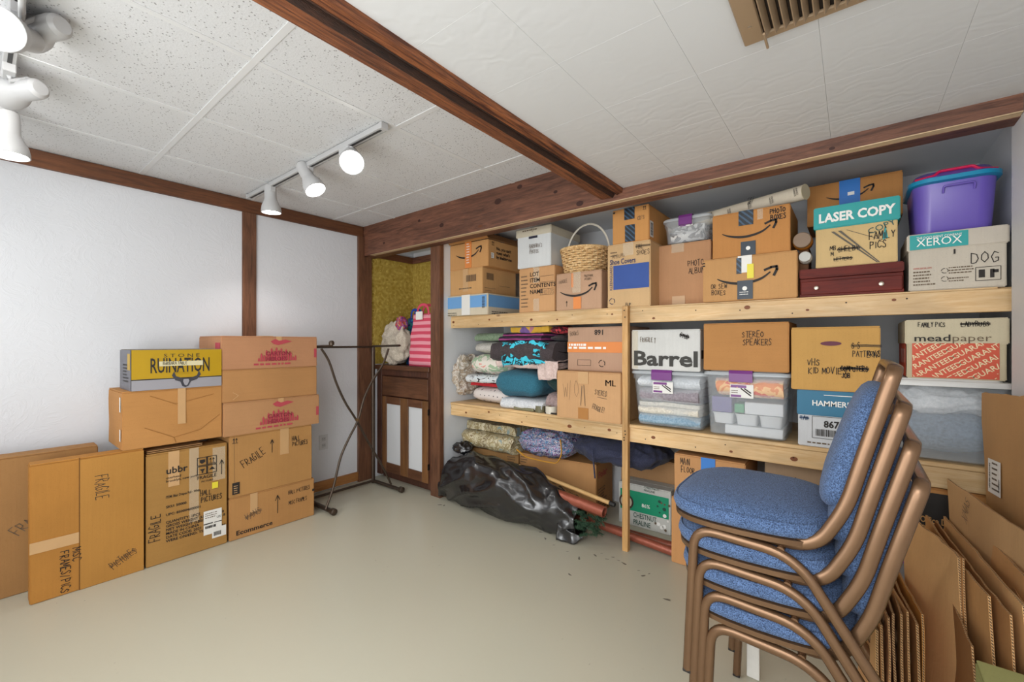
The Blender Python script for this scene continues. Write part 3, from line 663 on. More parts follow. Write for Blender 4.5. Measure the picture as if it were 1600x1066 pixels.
def bin_(label, pl, pr, ptop, yf, d_, z0, lidh=.025, taper=.06, latch=True, lidmat=None, flange=.012, bodymat=None, latchmat=None, lbl=True, name='storage_bin', latch_at=.5):
    a = onY(pl, ptop, yf); c = onY(pr, ptop, yf); w_ = c.x-a.x; h_ = a.z-z0
    root = thing(name, label, 'bin', ((a.x+c.x)/2, yf+d_/2, z0)); bm = bmesh.new()
    def ring(wx, wy, z, r=.03):
        out = []
        for sx, sy, a0 in ((1, 1, 0), (-1, 1, PI/2), (-1, -1, PI), (1, -1, 3*PI/2)):
            for k in range(4):
                an = a0+PI/2*k/3; out.append(bm.verts.new((sx*(wx/2-r)+r*math.cos(an), sy*(wy/2-r)+r*math.sin(an), z)))
        return out
    W0, D0 = w_-2*flange, d_-2*flange; hb = h_-lidh
    R = [ring(W0*(1-taper)-.02, D0*(1-taper)-.02, .001), ring(W0*(1-taper), D0*(1-taper), .008), ring(W0, D0, hb-.03), ring(W0+.012, D0+.012, hb-.028), ring(W0+.012, D0+.012, hb), ring(W0-.006, D0-.006, hb), ring(W0*(1-taper)-.006, D0*(1-taper)-.006, .010)]
    for q, p in zip(R, R[1:]):
        for i in range(16): bm.faces.new((q[i], q[(i+1) % 16], p[(i+1) % 16], p[i]))
    bm.faces.new(R[0][::-1]); bm.faces.new(R[-1])
    link('tub', bm_mesh(bm), bodymat or CLEAR, root, True, 40)
    bm = bmesh.new()
    R = [ring(w_, d_, hb+.001), ring(w_, d_, hb+lidh*.5), ring(w_-.01, d_-.01, hb+lidh*.75), ring(w_-.05, d_-.05, hb+lidh*.75), ring(w_-.06, d_-.06, hb+lidh)]
    for q, p in zip(R, R[1:]):
        for i in range(16): bm.faces.new((q[i], q[(i+1) % 16], p[(i+1) % 16], p[i]))
    bm.faces.new(R[0][::-1]); bm.faces.new(R[-1])
    link('lid', bm_mesh(bm), lidmat or CLEARLID, root, True, 40)
    if latch:
        lw = w_*.27; lx = w_*(latch_at-.5)
        prism('latch', [(-d_/2-.012, hb-.03), (-d_/2-.002, hb-.032), (-d_/2-.0015, hb+lidh*.7), (-d_/2+.03, hb+lidh*.8), (-d_/2+.03, hb+lidh+.004), (-d_/2-.006, hb+lidh+.003), (-d_/2-.013, hb+lidh*.5)], 'x', lx-lw/2, lx+lw/2, latchmat or PURPLE, root)
    if lbl:
        kk = taper*(1-(hb*.64)/(hb-.03))*D0/2
        F = Face(root, (-w_/2, -D0/2+kk-.006, 0), (1, 0, 0), (0, 0, 1), (0, -1, 0), w_, h_, .002)
        u = latch_at-.13; rect(F, u, .60, u+.27, .80, LABEL, 'label', n=.002); rect(F, u+.01, .75, u+.19, .79, PURPLE, 'label_print', n=.003); rect(F, u+.01, .61, u+.13, .645, PURPLE, 'label_print', n=.003)
        ribbons(F, [[(w_*(u+.13), h_*.74), (w_*(u+.24), h_*.64)], [(w_*(u+.17), h_*.74), (w_*(u+.24), h_*.68)]], .006, 'label_print', INK, n=.0035); scribble(F, u+.015, .70, .1, 2, .03, INKG, n=.003)
    return dict(root=root, top=z0+h_, w=w_, d=d_, h=h_, x=(a.x, c.x), y=(yf, yf+d_), z0=z0, inner=(a.x+flange+w_*taper/2+.01, c.x-flange-w_*taper/2-.01, yf+flange+d_*taper/2+.01, yf+d_-flange-d_*taper/2-.01))
GREYL = m_pattern('grey_lattice_cloth', ['7A7572', 'D8D5D0', 'D8D5D0'], 55, 'cell')
b = bin_('small clear plastic bin with a purple latch on the photo album carton', 1034, 1111, 343, 2.60, .30, z10+.001)
i = b['inner']; fold('folded_cloth', 'grey lattice patterned cloth inside the small clear bin on the top shelf', 'cloth', i[0]+.02, i[1]-.02, i[2]+.015, i[3], b['z0']+.012, b['top']-.045, 3, GREYL)
zbin = b['top']

b = pxbox('kraft carton with arrow print marked sew boxes, black and yellow tape, at the shelf edge', 1098, 1246, 407, 2.44, .36, ZT+.001, col='C99862')
smile(b['F'], .17, .52, .64); rect(b['F'], .40, .62, .55, 1.0, LABEL, 'tape', n=.001); rect(b['F'], .385, .60, .44, .96, blk, 'tape', n=.0012); rect(b['F'], .395, .02, .56, .44, mplain('dark_tape', '25303C', .4), 'tape', n=.0012)
Y_ = mplain('yellow_label', 'E8D83C', .5); o = rect(b['F'], .50, .48, .57, .80, Y_, 'label', n=.002); hand(b['F'], 'LAMP', .545, .52, .05, rot=PI/2, wd=.003, sx=.7); hand(b['F'], 'OR SEW\nBOXES', .10, .30, .11, wd=.003, sx=.75)
lathe('tape_logo', [(0, 0), (.011, 0), (.011, .0006), (0, .0006)], WHITEI, b['root'], 16, Matrix.Translation(b['F'].pt(.475, .26, .002)) @ Matrix.Rotation(PI/2, 4, 'X')); scribble(b['F'], .42, .17, .12, 2, .05, WHITEI, n=.002); rect(b['F'], .0, .9, .03, .93, INK, 'print'); rect(b['F'], .0, .84, .03, .87, INK, 'print')
z12 = b['top']
b = pxbox('kraft carton with arrow print marked photo boxes, black tape, upper front', 1113, 1235, 338, 2.46, .36, z12, col='C4894E')
smile(b['F'], .14, .55, .70); rect(b['F'], .36, .68, .55, 1.0, blk, 'tape', n=.001); rect(b['F'], .39, .02, .58, .32, mplain('dark_tape', '25303C', .4), 'tape', n=.001); hand(b['F'], 'PHOTO\nBOXES', .76, .84, .10, wd=.0045, sx=.75)
lathe('tape_logo', [(0, 0), (.01, 0), (.01, .0006), (0, .0006)], WHITEI, b['root'], 16, Matrix.Translation(b['F'].pt(.485, .17, .002)) @ Matrix.Rotation(PI/2, 4, 'X'))
rect(b['F'], .60, .76, .67, .98, TAPEC, 'tape'); z13 = b['top']
# poster tube, lying over the boxes, open end forward
e1 = onY(1258, 288, 2.50); e2 = Vector((-1.00, 2.86, 1.99)); rT = .036
e1.z = z13+rT+.004+.012; tb = thing('mailing_tube', 'long white cardboard mailing tube lying across the upper boxes', 'tube', e1)
d = (e2-e1); L = d.length; Mt = d.to_track_quat('Z', 'Y').to_matrix().to_4x4()
tc = kraft('D6CBB6'); lathe('tube_wall', [(rT, 0), (rT, L), (rT-.003, L), (rT-.003, 0), (rT, 0)], tc, tb, 28, Mt); lathe('end_cap', [(0, .012), (rT-.004, .012), (rT-.004, .002), (rT+.0015, .000), (rT+.0015, -.003), (rT-.002, -.003)], mplain('end_plug', 'C2B596', .6), tb, 28, Mt)
sd = d.normalized(); ax = Vector((-.55, -.80, .25)); ax = (ax-ax.dot(sd)*sd).normalized(); up = ax.cross(sd); up = -up if up.z < 0 else up
Ft = Face(tb, ax*(rT+.0005)+sd*L, -sd, up, ax, L, rT, .001)
for k in range(7): text(Ft, 'FRAGILE\nHANDLE', .97-.13*k, .25-.2*(k % 2), .30, name='print', rot=-1.25, bold=.01)
hand(Ft, 'KIDS\nART', .70, .45, .45, wd=.0025)

# chest and things on it
a = onY(1249, 422, 2.47); c = onY(1413, 422, 2.47); w_ = c.x-a.x; h_ = a.z-ZT-.001; z17 = ZT+.001
MAH = wood('mahogany', '561810', '802C1E', (1, 10, 10), .5, knots=False, bump=.05); MAH.node_tree.nodes['Principled BSDF'].inputs['Specular IOR Level'].default_value = .2
ch = thing('wooden_chest', 'dark red mahogany keepsake chest with a drawer and two round knobs', 'chest', ((a.x+c.x)/2, 2.47+.15, z17))
box('base', -w_/2, w_/2, -.145, .15, 0.0, h_*.12, MAH, ch, .002); box('case', -w_/2+.002, w_/2-.002, -.14, .15, h_*.12+.001, h_*.66, MAH, ch, .002)
dr = box('drawer', -w_/2+.006, w_/2-.006, -.149, -.1405, h_*.08, h_*.55, MAH, ch, .002)
for k in (-.32, .30): lathe('knob', [(0, 0), (.004, 0), (.004, .008), (.009, .011), (.009, .016), (0, .019)], mplain('pewter', 'B8AC9C', .3, .9), dr, 14, Matrix.Translation((w_*k, -.149, h_*.30)) @ Matrix.Rotation(PI/2, 4, 'X'))
box('lid', -w_/2, w_/2, -.15, .15, h_*.67, h_, MAH, ch, .004, 2); z18 = z17+h_
TEAL = mplain('teal_print', '1E9C9A', .5, var=.06); CREAM = kraft('D8B983')
b = lidded('cream paper carton with a teal LASER COPY lid on the mahogany chest', 1271, 1407, 326, 360, 2.475, .28, z18, CREAM, TEAL)
text(b['F'], 'LASER COPY', .07, .74, .20, WHITEI, fitw=.88, bold=.035)
F = b['bF']; hand(F, 'FAMILY\nPICS', .67, .38, .105, wd=.004, sx=.72)
gm = mplain('dark_grey_stripe', '5E564A', .6); vs = [F.pt(*q, .0006) for q in ((.20, .58), (.24, .58), (.78, .02), (.76, .02), (.29, .58), (.33, .58), (.80, .02), (.785, .02))]
link('printed_stripe', mesh_from(vs, [(0, 1, 2, 3), (4, 5, 6, 7)]), gm, b['root']); text(F, 'COPY', .67, .46, .13, mplain('dark_teal', '1F5552', .6), rot=.35, bold=0)
ribbons(F, [[(F.W*.40, F.H*.58), (F.W*.82, F.H*.36), (F.W*.86, F.H*.58)]], .002, 'print', gm)
vs = [F.pt(*q, .0006) for q in ((.83, .36), (.89, .38), (.855, .62))]; link('printed_stripe', mesh_from(vs, [(0, 1, 2)]), TEAL, b['root'])
hand(F, 'MB\nM', .19, .28, .07, wd=.003); hand(F, 'SHELBY', .29, .24, .075, strike=True, wd=.003); hand(F, 'LETTERS', .24, .10, .055, strike=True, wd=.0022); zlc = b['top']
a = onY(1262, 334, 2.80)
hid = pxbox('plain kraft carton almost hidden behind the LASER COPY carton', 1275, 1398, 355, 2.80, .26, ZT+.001, col='A87B4E')
b = pxbox('kraft carton with arrow print and torn blue tape, behind the LASER COPY carton', 1261, 1411, 293, 2.775, .30, hid['top'], col='C4894E')
smile(b['F'], .22, .66, .50); rect(b['F'], .36, .05, .58, 1.0, BLUET, 'tape', n=.001); hand(b['F'], 'WM', .40, .78, .14, wd=.01, sx=1); rect(b['F'], .45, .62, .52, .70, WHITEI, 'torn_label', n=.002); hand(b['F'], '25 YRS', .40, .42, .10, wd=.006, sx=.6)
# jars beside the chest
def jar(name, label, px, py, yf, r, L, capm, bodym, z0=None, ang=.0):
    p = onY(px, py, yf); t = thing(name, label, 'jar', p); M = Matrix.Rotation(ang, 4, 'Z') @ Matrix.Rotation(-PI/2, 4, 'X')
    lathe('cap', [(0, 0), (r*.93, 0), (r, .003), (r, .018), (r*.9, .018)], capm, t, 28, M); lathe('cap_ring', [(r*.82, -.0015), (r*.88, -.0015), (r*.88, .001)], capm, t, 28, M)
    lathe('jar_body', [(r*.9, .018), (r*1.08, .03), (r*1.1, L*.9), (r*.95, L), (0, L)], bodym, t, 28, M); return p
jar('jar', 'amber jar with a brown lid lying on its side beside the mahogany chest', 1253, 375, 2.46, .037, .09, mplain('brown_lid', '7C6248', .4), mplain('amber_plastic', 'B8701E', .3))
jar('bottle', 'small white-capped bottle lying below the amber jar', 1257.5, 401, 2.455, .025, .08, mplain('grey_white_cap', 'B9B6AE', .4), mplain('white_plastic', 'D8D4CA', .4))
p = onY(1256, 401, 2.5); bs = carton('small dark carton standing behind the two lying jars', -0.205, -0.168, 2.53, .2, ZT+.001, .26, col='6E4A30')

# xerox box and tub
b = lidded('white paper carton marked DOG with a teal patch on its lid', 1417, 1578, 368, 394, 2.475, .33, ZT+.001, 'CFC5B4', 'D2C8B8', over=.006)
rect(b['F'], .03, b['lidv']+.02, .62, .98, TEAL, 'printed_panel'); text(b['F'], 'XEROX', .10, b['lidv']+.07, .19, WHITEI, fitw=.46, bold=.0, n=.0012); text(b['F'], 'THE DOCUMENT COMPANY', .10, .90, .06, WHITEI, fitw=.46, bold=0, n=.0012)
F = b['bF']; hand(F, 'DOG', .66, .42, .16, wd=.0035, sx=.9); text(F, 'www.xerox.com', .05, .38, .06, mplain('red_print', 'B8483C', .6), fitw=.2, bold=0)
scribble(F, .05, .32, .24, 5, .055, INKG, .4, 21); scribble(F, .43, .36, .25, 3, .045, INKG, .4, 22); scribble(F, .43, .18, .2, 2, .045, INKG, .4, 23); symbol(F, .35, .28, .09, 'recycle'); symbol(F, .35, .14, .09, 'recycle')
ribbons(F, [[(F.W*.70, F.H*.12), (F.W*.94, F.H*.12), (F.W*.94, F.H*.34), (F.W*.70, F.H*.34), (F.W*.70, F.H*.12)]], .002, 'print'); rect(F, .73, .17, .79, .30, INK, 'pictogram'); rect(F, .84, .16, .88, .30, INK, 'pictogram'); rect(F, .87, .24, .92, .29, INK, 'pictogram'); rect(F, .48, .60, .50, .68, INK, 'handle_slot')
zx = b['top']
PUR = mplain('violet_plastic', '6D5AB4', .32, var=.04); AQUA = mplain('aqua_plastic', '1C8FB8', .32); CORAL = mplain('coral_red_plastic', 'E02458', .35)
def rrect(wx, wy, r, n=6):
    out = []
    for sx, sy, a0 in ((1, 1, 0), (-1, 1, PI/2), (-1, -1, PI), (1, -1, 3*PI/2)):
        for k in range(n): an = a0+PI/2*k/(n-1); out.append((sx*(wx/2-r)+r*math.cos(an), sy*(wy/2-r)+r*math.sin(an)))
    return out
def loft(name, rings, mat, parent, cap0=True, cap1=True, ang=35):
    vs = []; fs = []; n = len(rings[0][0])
    for pts, z in rings: vs += [(x, y, z) for x, y in pts]
    for i in range(len(rings)-1):
        for j in range(n): fs.append((i*n+j, i*n+(j+1) % n, (i+1)*n+(j+1) % n, (i+1)*n+j))
    if cap0: fs.append(tuple(range(n))[::-1])
    if cap1: fs.append(tuple(range((len(rings)-1)*n, len(rings)*n)))
    return link(name, mesh_from(vs, fs), mat, parent, True, ang)
tx0, tx1 = onY(1420, 350, 2.48).x, 0.466
tw = tx1-tx0; tu = thing('storage_tub', 'violet plastic tub with an aqua rim and red handle on the white paper carton', 'tub', ((tx0+tx1)/2, 2.48+.17, zx+.001))
h_ = .205; loft('tub_body', [(rrect(tw*.80, .26, .05), 0), (rrect(tw*.82, .27, .05), .006), (rrect(tw*.9, .31, .055), h_)], PUR, tu)
sweep('grip', fillet([(-tw*.12, -.157, h_-.045), (-tw*.12, -.170, h_-.02), (tw*.2, -.170, h_-.02), (tw*.2, -.157, h_-.045)], .01), .004, .004, PUR, tu, side=(0, 0, 1), k=8)
loft('lid_rim', [(rrect(tw*.93, .33, .06), h_), (rrect(tw, .36, .07), h_+.004), (rrect(tw, .36, .07), h_+.02), (rrect(tw*.94, .32, .06), h_+.026)], AQUA, tu)
loft('lid', [(rrect(tw*.92, .31, .06), h_+.0262), (rrect(tw*.82, .26, .06), h_+.055), (rrect(tw*.70, .2, .05), h_+.062)], PUR, tu)
sweep('handle', fillet([(-tw*.42, -.135, h_+.03), (-tw*.2, -.145, h_+.036), (-tw*.16, -.140, h_+.052), (tw*.2, -.140, h_+.052), (tw*.24, -.145, h_+.036), (tw*.44, -.120, h_+.03)], .02), .008, .006, CORAL, tu, side=(0, 1, 0), k=8)
sweep('handle', fillet([(-tw*.42, .135, h_+.03), (-tw*.2, .145, h_+.036), (tw*.24, .145, h_+.036), (tw*.44, .120, h_+.03)], .02), .008, .006, CORAL, tu, side=(0, 1, 0), k=8)

# ================================================================== MIDDLE SHELF
Zm = ZM+.001
b = pxbox('kraft carton marked stereo and fragile with ML print and brown tape, overhanging the shelf', 870, 970, 579, 2.41, .40, Zm, col='CFA274')
text(b['F'], 'ML', .78, .74, .17, fitw=.15, bold=.0); text(b['F'], 'ML', .783, .74, .17, fitw=.15, bold=.0); hand(b['F'], 'STEREO', .62, .55, .10, INKG, -.1, .0035, sx=.6); hand(b['F'], 'FRAGILE!', .58, .25, .10, INKG, -.25, .0035, sx=.5); hand(b['F'], 'W/O', .12, .45, .32, INKG, .05, .0018, sx=.55)
ribbons(b['F'], [[(b['w']*.66, b['h']*.50), (b['w']*.8, b['h']*.475)]], .003, 'handwriting', INKG)
rect(b['F'], .36, .75, .52, 1.0, TAPE, 'tape', n=.001); rect(b['F'], .36, .02, .52, .25, mplain('brown_tape', 'B07A42', .3), 'tape', n=.001); ribbons(b['F'], [[(b['w']*.40, b['h']*.3), (b['w']*.42, b['h']*.7)], [(b['w']*.47, b['h']*.3), (b['w']*.45, b['h']*.72)]], .004, 'print', INKG)
zml = b['top']
b = pxbox('grey-brown carton marked books with an orange printed band, standing on the stereo carton', 887, 983, 512, 2.50, .34, zml, col='BE9A80')
rect(b['F'], .0, .42, 1.0, .66, ORANGE, 'orange_band'); scribble(b['F'], .03, .57, .42, 1, .14, WHITEI, .35, 31, n=.001); scribble(b['F'], .02, .50, .95, 1, .12, WHITEI, .4, 32, n=.001); text(b['F'], '168', .62, .93, .16, rot=PI, bold=.02); hand(b['F'], 'BOOKS', .05, .80, .09, INKG, .1, .003, sx=.7)
ribbons(b['F'], [[(b['w']*.18, b['h']*.12), (b['w']*.40, b['h']*.12), (b['w']*.40, b['h']*.25), (b['w']*.18, b['h']*.25), (b['w']*.18, b['h']*.12)]], .002, 'print'); symbol(b['F'], .53, .1, .16, 'recycle')

SHEET = m_fabric('white_cotton', 'C9CDD2', 'E6E8EA', 90, .2); CREAMC = m_fabric('cream_cotton', 'D2CBBC', 'EDE7D8', 90, .2); BLUEC = m_fabric('blue_grey_cotton', '7C9AB0', 'A8C0D0', 90, .2); GREYC = m_fabric('grey_brown_fleece', '8A8088', 'A8A0A6', 90, .2)
b1 = bin_('clear plastic bin with purple latch holding folded linens, under the white box', 985, 1104, 577, 2.46, .36, Zm, taper=.10, latch_at=.44)
i = b1['inner']; z0 = Zm+.014; gl = 'linens folded in the left clear bin'
fold('folded_blanket', 'light blue folded blanket at the bottom of the left clear bin', 'blanket', i[0], i[1], i[2], i[3], z0, z0+.055, 2, BLUEC, gl, seed=3)
fold('folded_blanket', 'cream folded blanket in the middle of the left clear bin', 'blanket', i[0], i[1], i[2], i[3], z0+.056, z0+.125, 3, CREAMC, gl, seed=4)
fold('folded_blanket', 'grey folded fleece below the top linen in the left clear bin', 'blanket', i[0]+.005, i[1], i[2]+.004, i[3], z0+.126, z0+.21, 2, GREYC, gl, seed=5)
fold('folded_blanket', 'white lacy folded linen at the top of the left clear bin', 'blanket', i[0], i[1], i[2], i[3], z0+.211, b1['top']-.04, 2, SHEET, gl, seed=6)
b = pxbox('white carton with one large black word, standing on the left clear bin', 987, 1094, 516, 2.455, .36, b1['top'], col='D6D6D2', rz=.0)
text(b['F'], 'Barrel', .04, .12, .50, mplain('charcoal_print', '35332E', .6), fitw=.93, bold=.03); hand(b['F'], 'FRAGILE ^', .14, .70, .11, INKG, wd=.003, sx=.6); hand(b['F'], 'STUD', .72, .82, .10, strike=True, rot=-.3, wd=.004, sx=.7)
rect(b['F'], .01, .02, .10, .98, TAPEC, 'tape'); rect(b['R'], .05, .3, .5, .5, INK, 'print')
b2 = bin_('clear plastic bin with purple latch holding trays and papers, under the speakers box', 1098, 1236, 578, 2.445, .38, Zm, taper=.07, latch_at=.46)
i = b2['inner']; z0 = Zm+.012; TRAY = mplain('white_tray', 'DADCDE', .4)
def tray(x0, x1, y0, y1, z0, h, label, grp):
    t = thing('plastic_tray', label, 'tray', ((x0+x1)/2, (y0+y1)/2, z0), 0, grp); wx, wy = x1-x0, y1-y0
    loft('tray_body', [(rrect(wx*.86, wy*.86, .015), 0), (rrect(wx*.96, wy*.96, .015), h), (rrect(wx, wy, .015), h), (rrect(wx, wy, .015), h+.004), (rrect(wx*.92, wy*.92, .015), h+.004), (rrect(wx*.82, wy*.82, .015), .004)], TRAY, t)
wi = i[1]-i[0]
box_ = lambda n, l, c, *a, m=None, bev=.003: tag(box(n, *a, m, None, bev), l, c)
box_('paper_stack', 'flat stack of white papers at the bottom of the right clear bin', 'papers', i[0]+wi*.2, i[1], i[2], i[3], z0, z0+.045, m=TRAY)
for k, nm in enumerate(('leftmost', 'middle', 'rightmost')):
    tray(i[0]+wi*k/3+.003, i[0]+wi*(k+1)/3-.003, i[2], i[3], z0+.047, .055, nm+' of three small white trays in the right clear bin', 'white trays in the clear bin')
box_('small_box', 'small purple box with a cream square inside the right clear bin', 'box', i[0], i[0]+wi*.30, i[2]+.004, i[2]+.12, z0+.108, z0+.19, m=mplain('violet_card', '5E4E8E', .5))
box_('small_box', 'small green box inside the right clear bin', 'box', i[0]+wi*.32, i[0]+wi*.46, i[2]+.03, i[2]+.15, z0+.108, z0+.155, m=mplain('green_card', '2FA060', .5))
box_('plastic_case', 'wide white plastic case inside the right clear bin', 'case', i[0]+wi*.48, i[1], i[2]+.01, i[3]-.02, z0+.108, z0+.17, m=TRAY)
fold('folded_cloth', 'peach and pink printed cloth at the top of the right clear bin', 'cloth', i[0]+.03, i[1], i[2], i[3], z0+.195, b2['top']-.04, 2, m_pattern('peach_print', ['E0A080', 'EBC49A', 'D98880'], 14), seed=9)
b = pxbox('brown carton marked stereo speakers on the right clear bin', 1099, 1233, 506, 2.445, .38, b2['top'], col='BE8850', axis=1)
hand(b['F'], 'STEREO\nSPEAKERS', .48, .70, .12, wd=.0035, sx=.72)
# hammermill + vhs
HB = mplain('petrol_blue_print', '1F6D8E', .5, var=.05)
b = lidded('white paper carton with a petrol blue lid and printed number, under the VHS box', 1245, 1384, 608, 647, 2.46, .30, Zm, 'D4D6D8', HB, over=.004)
text(b['F'], 'HAMMERMILL', .19, .73, .13, WHITEI, fitw=.60, bold=.02); ribbons(b['F'], [[(b['w']*.33, b['h']*.92), (b['w']*.66, b['h']*.92)]], .003, 'print', WHITEI)
F = b['bF']; text(F, '86700', .32, .36, .16, fitw=.30, bold=.03); ribbons(F, [[(F.W*.18, F.H*.16), (F.W*.78, F.H*.16), (F.W*.78, F.H*.54), (F.W*.18, F.H*.54), (F.W*.18, F.H*.16)]], .002, 'print')
barcode(F, .22, .2, .26, .12); barcode(F, .56, .2, .18, .12, seed=4); scribble(F, .12, .06, .5, 1, .07, INKG); hand(F, 'TAX', .03, .46, .07, mplain('blue_ink', '2A4A70', .6), wd=.003, strike=True)
b = pxbox('golden kraft box marked VHS kid movies with an oval handle hole', 1236, 1376, 512, 2.45, .32, b['top'], col='CFA05A')
hand(b['F'], 'VHS\nKID MOVIES', .20, .40, .10, wd=.0035, sx=.75)
L = [[(b['w']*(.47+.12*math.cos(a)*(1 if abs(math.cos(a)) > .5 else .9)), b['h']*(.74+.035*math.sin(a))) for a in [2*PI*k/20 for k in range(21)]]]
vs = [b['F'].mm(q[0], q[1], .0006) for q in L[0][:-1]]; link('handle_hole', mesh_from(vs, [tuple(range(20))]), mplain('hole_purple', '6A3A48', .8), b['root'])
hand(b['F'], 'S S\nPATTERNS', .70, .66, .09, strike=True, wd=.003, sx=.6); hand(b['F'], '10 1/2', .86, .56, .07, wd=.003, sx=.6); hand(b['F'], 'COMPUTERS\nJOB', .58, .32, .08, strike=True, wd=.004, sx=.6)
# bin 3 + mead paper
b3 = bin_('long clear plastic bin with a white lid holding white and blue bedding', 1390, 1590, 590, 2.452, .44, Zm, lidh=.03, taper=.05, latch=False, lbl=False, lidmat=mplain('white_lid', 'DADAD6', .4), flange=.014)
i = b3['inner']; z0 = Zm+.014
soft('bedding', 'slate blue blanket in the bottom of the long clear bin', 'bedding', i[0], i[1]-.01, i[2], i[3], z0, z0+.21, m_fabric('slate_blue_cotton', '5C7086', '7C90A6', 90, .2), e1=5, e2=2.2, amp=.008, nscale=7, seed=2)
soft('bedding', 'white crumpled sheets on top in the long clear bin', 'bedding', i[0], i[1]-.01, i[2]+.01, i[3], z0+.17, b3['top']-.045, SHEET, e1=5, e2=3.2, amp=.035, nscale=11, seed=8, ridge=True, nu=72, nv=40)
ORP = mplain('orange_red_print', 'D2563A', .6, var=.05)
b = lidded('beige-lidded paper carton with repeated diagonal GUARANTEED lettering on orange', 1413.8, 1578, 500, 538, 2.475, .36, b3['top'], 'CBBE9E', 'D2C6A8', over=.006)
text(b['F'], 'mead', .10, b['lidv']+.05, .16, fitw=.36, bold=.012); text(b['F'], 'paper', .48, b['lidv']+.05, .16, INKG, fitw=.36, bold=-.004); hand(b['F'], 'FAMILY PICS', .14, .87, .075, wd=.0028, sx=.6); hand(b['F'], 'LADYBUGS', .56, .87, .075, wd=.0028, sx=.7, strike=True)
F = b['bF']; rect(F, .06, .02, .93, .66, ORP, 'printed_panel')
r_ = []; me_all = bmesh.new()
base = textmesh('GUARANTEED', .012)
CRM = mplain('cream_ink', 'EBD9AE', .6)
u0, u1, v0, v1 = .06*F.W, .93*F.W, .02*F.H, .66*F.H; sz = .115*F.H; an = .62
for row in range(-7, 8):
    for colx in range(-3, 4):
        ox = F.W*.5+row*sz*1.15*math.sin(an)*-1+colx*sz*6.3*math.cos(an); oy = F.H*.33+row*sz*1.15*math.cos(an)+colx*sz*6.3*math.sin(an)
        ix = {}
        P2 = []
        for q in base.vertices:
            x, y = q.co.x*sz*1.0, q.co.y*sz; P2.append((ox+x*math.cos(an)-y*math.sin(an), oy+x*math.sin(an)+y*math.cos(an)))
        for pl in base.polygons:
            if all(u0 < P2[k][0] < u1 and v0 < P2[k][1] < v1 for k in pl.vertices):
                try: me_all.faces.new([ix.setdefault(k, me_all.verts.new(F.mm(P2[k][0], P2[k][1], .0012))) for k in pl.vertices])
                except ValueError: pass
me = bpy.data.meshes.new('g'); me_all.to_mesh(me); me_all.free(); link('print', me, CRM, b['root'])
rect(b['bL'], .05, .02, .95, .66, ORP, 'printed_panel'); rect(b['bL'], .4, .25, .9, .5, TAPEC, 'tape', n=.001)

# blankets, left end of the middle shelf
ga = 'folded bedding stacked on the middle shelf'
fl = lambda lab, cat, *a, **k: fold('folded_blanket', lab, cat, *a, group=ga, **k)
DOT = m_pattern('dotted_cotton', ['4A4648', 'E0DAD4'], 17, 'dots'); 
def st(t): pass
def m_dot():
    t = NT('dotted_cotton_sheet'); v = t.coord((1, 0.02, 1)); vo = t.n('ShaderNodeTexVoronoi', Scale=22.0, Randomness=0.2); t.l(v, vo.inputs['Vector'])
    t.l(t.mix(t.ramp(vo.outputs['Distance'], [(.10, 1.0), (.13, 0.0)]), lin('DDD5D0'), lin('454048')), t.b.inputs['Base Color']); t.b.inputs['Roughness'].default_value = .9; return t.m
DOT = m_dot()
soft('rolled_blanket', 'white dotted quilt rolled up, lowest in the left bedding stack', 'blanket', -2.50, -2.06, 2.56, 2.95, Zm, Zm+.135, DOT, ga, e1=4, e2=2.6, amp=.006, nscale=8, seed=1)
fl('thin red folded cloth above the dotted quilt', 'cloth', -2.49, -2.10, 2.57, 2.93, Zm+.136, Zm+.163, 1, mplain('red_cloth', 'B8262E', .9), seed=2)
BWP = m_pattern('black_white_print', ['2A2A30', 'DDE2E4', 'DDE2E4', 'C4D4DC'], 14, 'noise', 2.5)
fl('black and white patterned folded blanket above the red cloth', 'blanket', -2.50, -2.08, 2.56, 2.94, Zm+.164, Zm+.228, 2, BWP, seed=3)
FLO = m_pattern('floral_print', ['E8A898', 'EBE4D8', 'EBE4D8', 'A8C0A0', 'E8D8D0'], 9, 'noise', 1.0)
soft('rolled_blanket', 'pink and green floral comforter roll in the left bedding stack', 'blanket', -2.51, -2.10, 2.555, 2.95, Zm+.229, Zm+.40, FLO, ga, e1=4, e2=2.5, amp=.008, nscale=8, seed=4)
soft('pillow', 'white pillow near the top of the left bedding stack', 'pillow', -2.48, -2.10, 2.57, 2.95, Zm+.401, Zm+.50, m_fabric('off_white_cotton', 'B8B4AC', 'D2CFC8', 90, .2), ga, e1=4, e2=2.6, amp=.008, nscale=6, seed=5)
fl('sage green folded blanket on the white pillow', 'blanket', -2.44, -2.02, 2.60, 2.95, Zm+.501, Zm+.565, 2, m_fabric('sage_cotton', '6F8468', '93A68C', 90, .3), amp=.012, seed=6)
# right pile
fl('white folded sheet under the teal blanket', 'sheet', -2.08, -1.70, 2.50, 2.90, Zm, Zm+.075, 2, SHEET, amp=.012, seed=11)
fl('dusty pink folded cloth at the bottom right of the bedding pile', 'cloth', -1.69, -1.535, 2.56, 2.9, Zm, Zm+.135, 2, m_fabric('dusty_mauve_cotton', '8E7A78', 'AB9794', 90, .3), amp=.01, seed=12)
soft('folded_blanket', 'thick teal blanket rolled on the white sheet', 'blanket', -2.19, -1.76, 2.49, 2.88, Zm+.076, Zm+.285, m_fabric('teal_fleece', '245C70', '3D7C92', 200, .4), ga, e1=4.5, e2=2.6, amp=.012, nscale=7, seed=13)
soft('folded_blanket', 'dark green folded blanket behind the teal one', 'blanket', -1.755, -1.53, 2.58, 2.9, Zm+.136, Zm+.30, m_fabric('dark_green_fleece', '162E2C', '2A4A46', 200, .4), ga, e1=3, e2=2, amp=.02, nscale=9, seed=14)
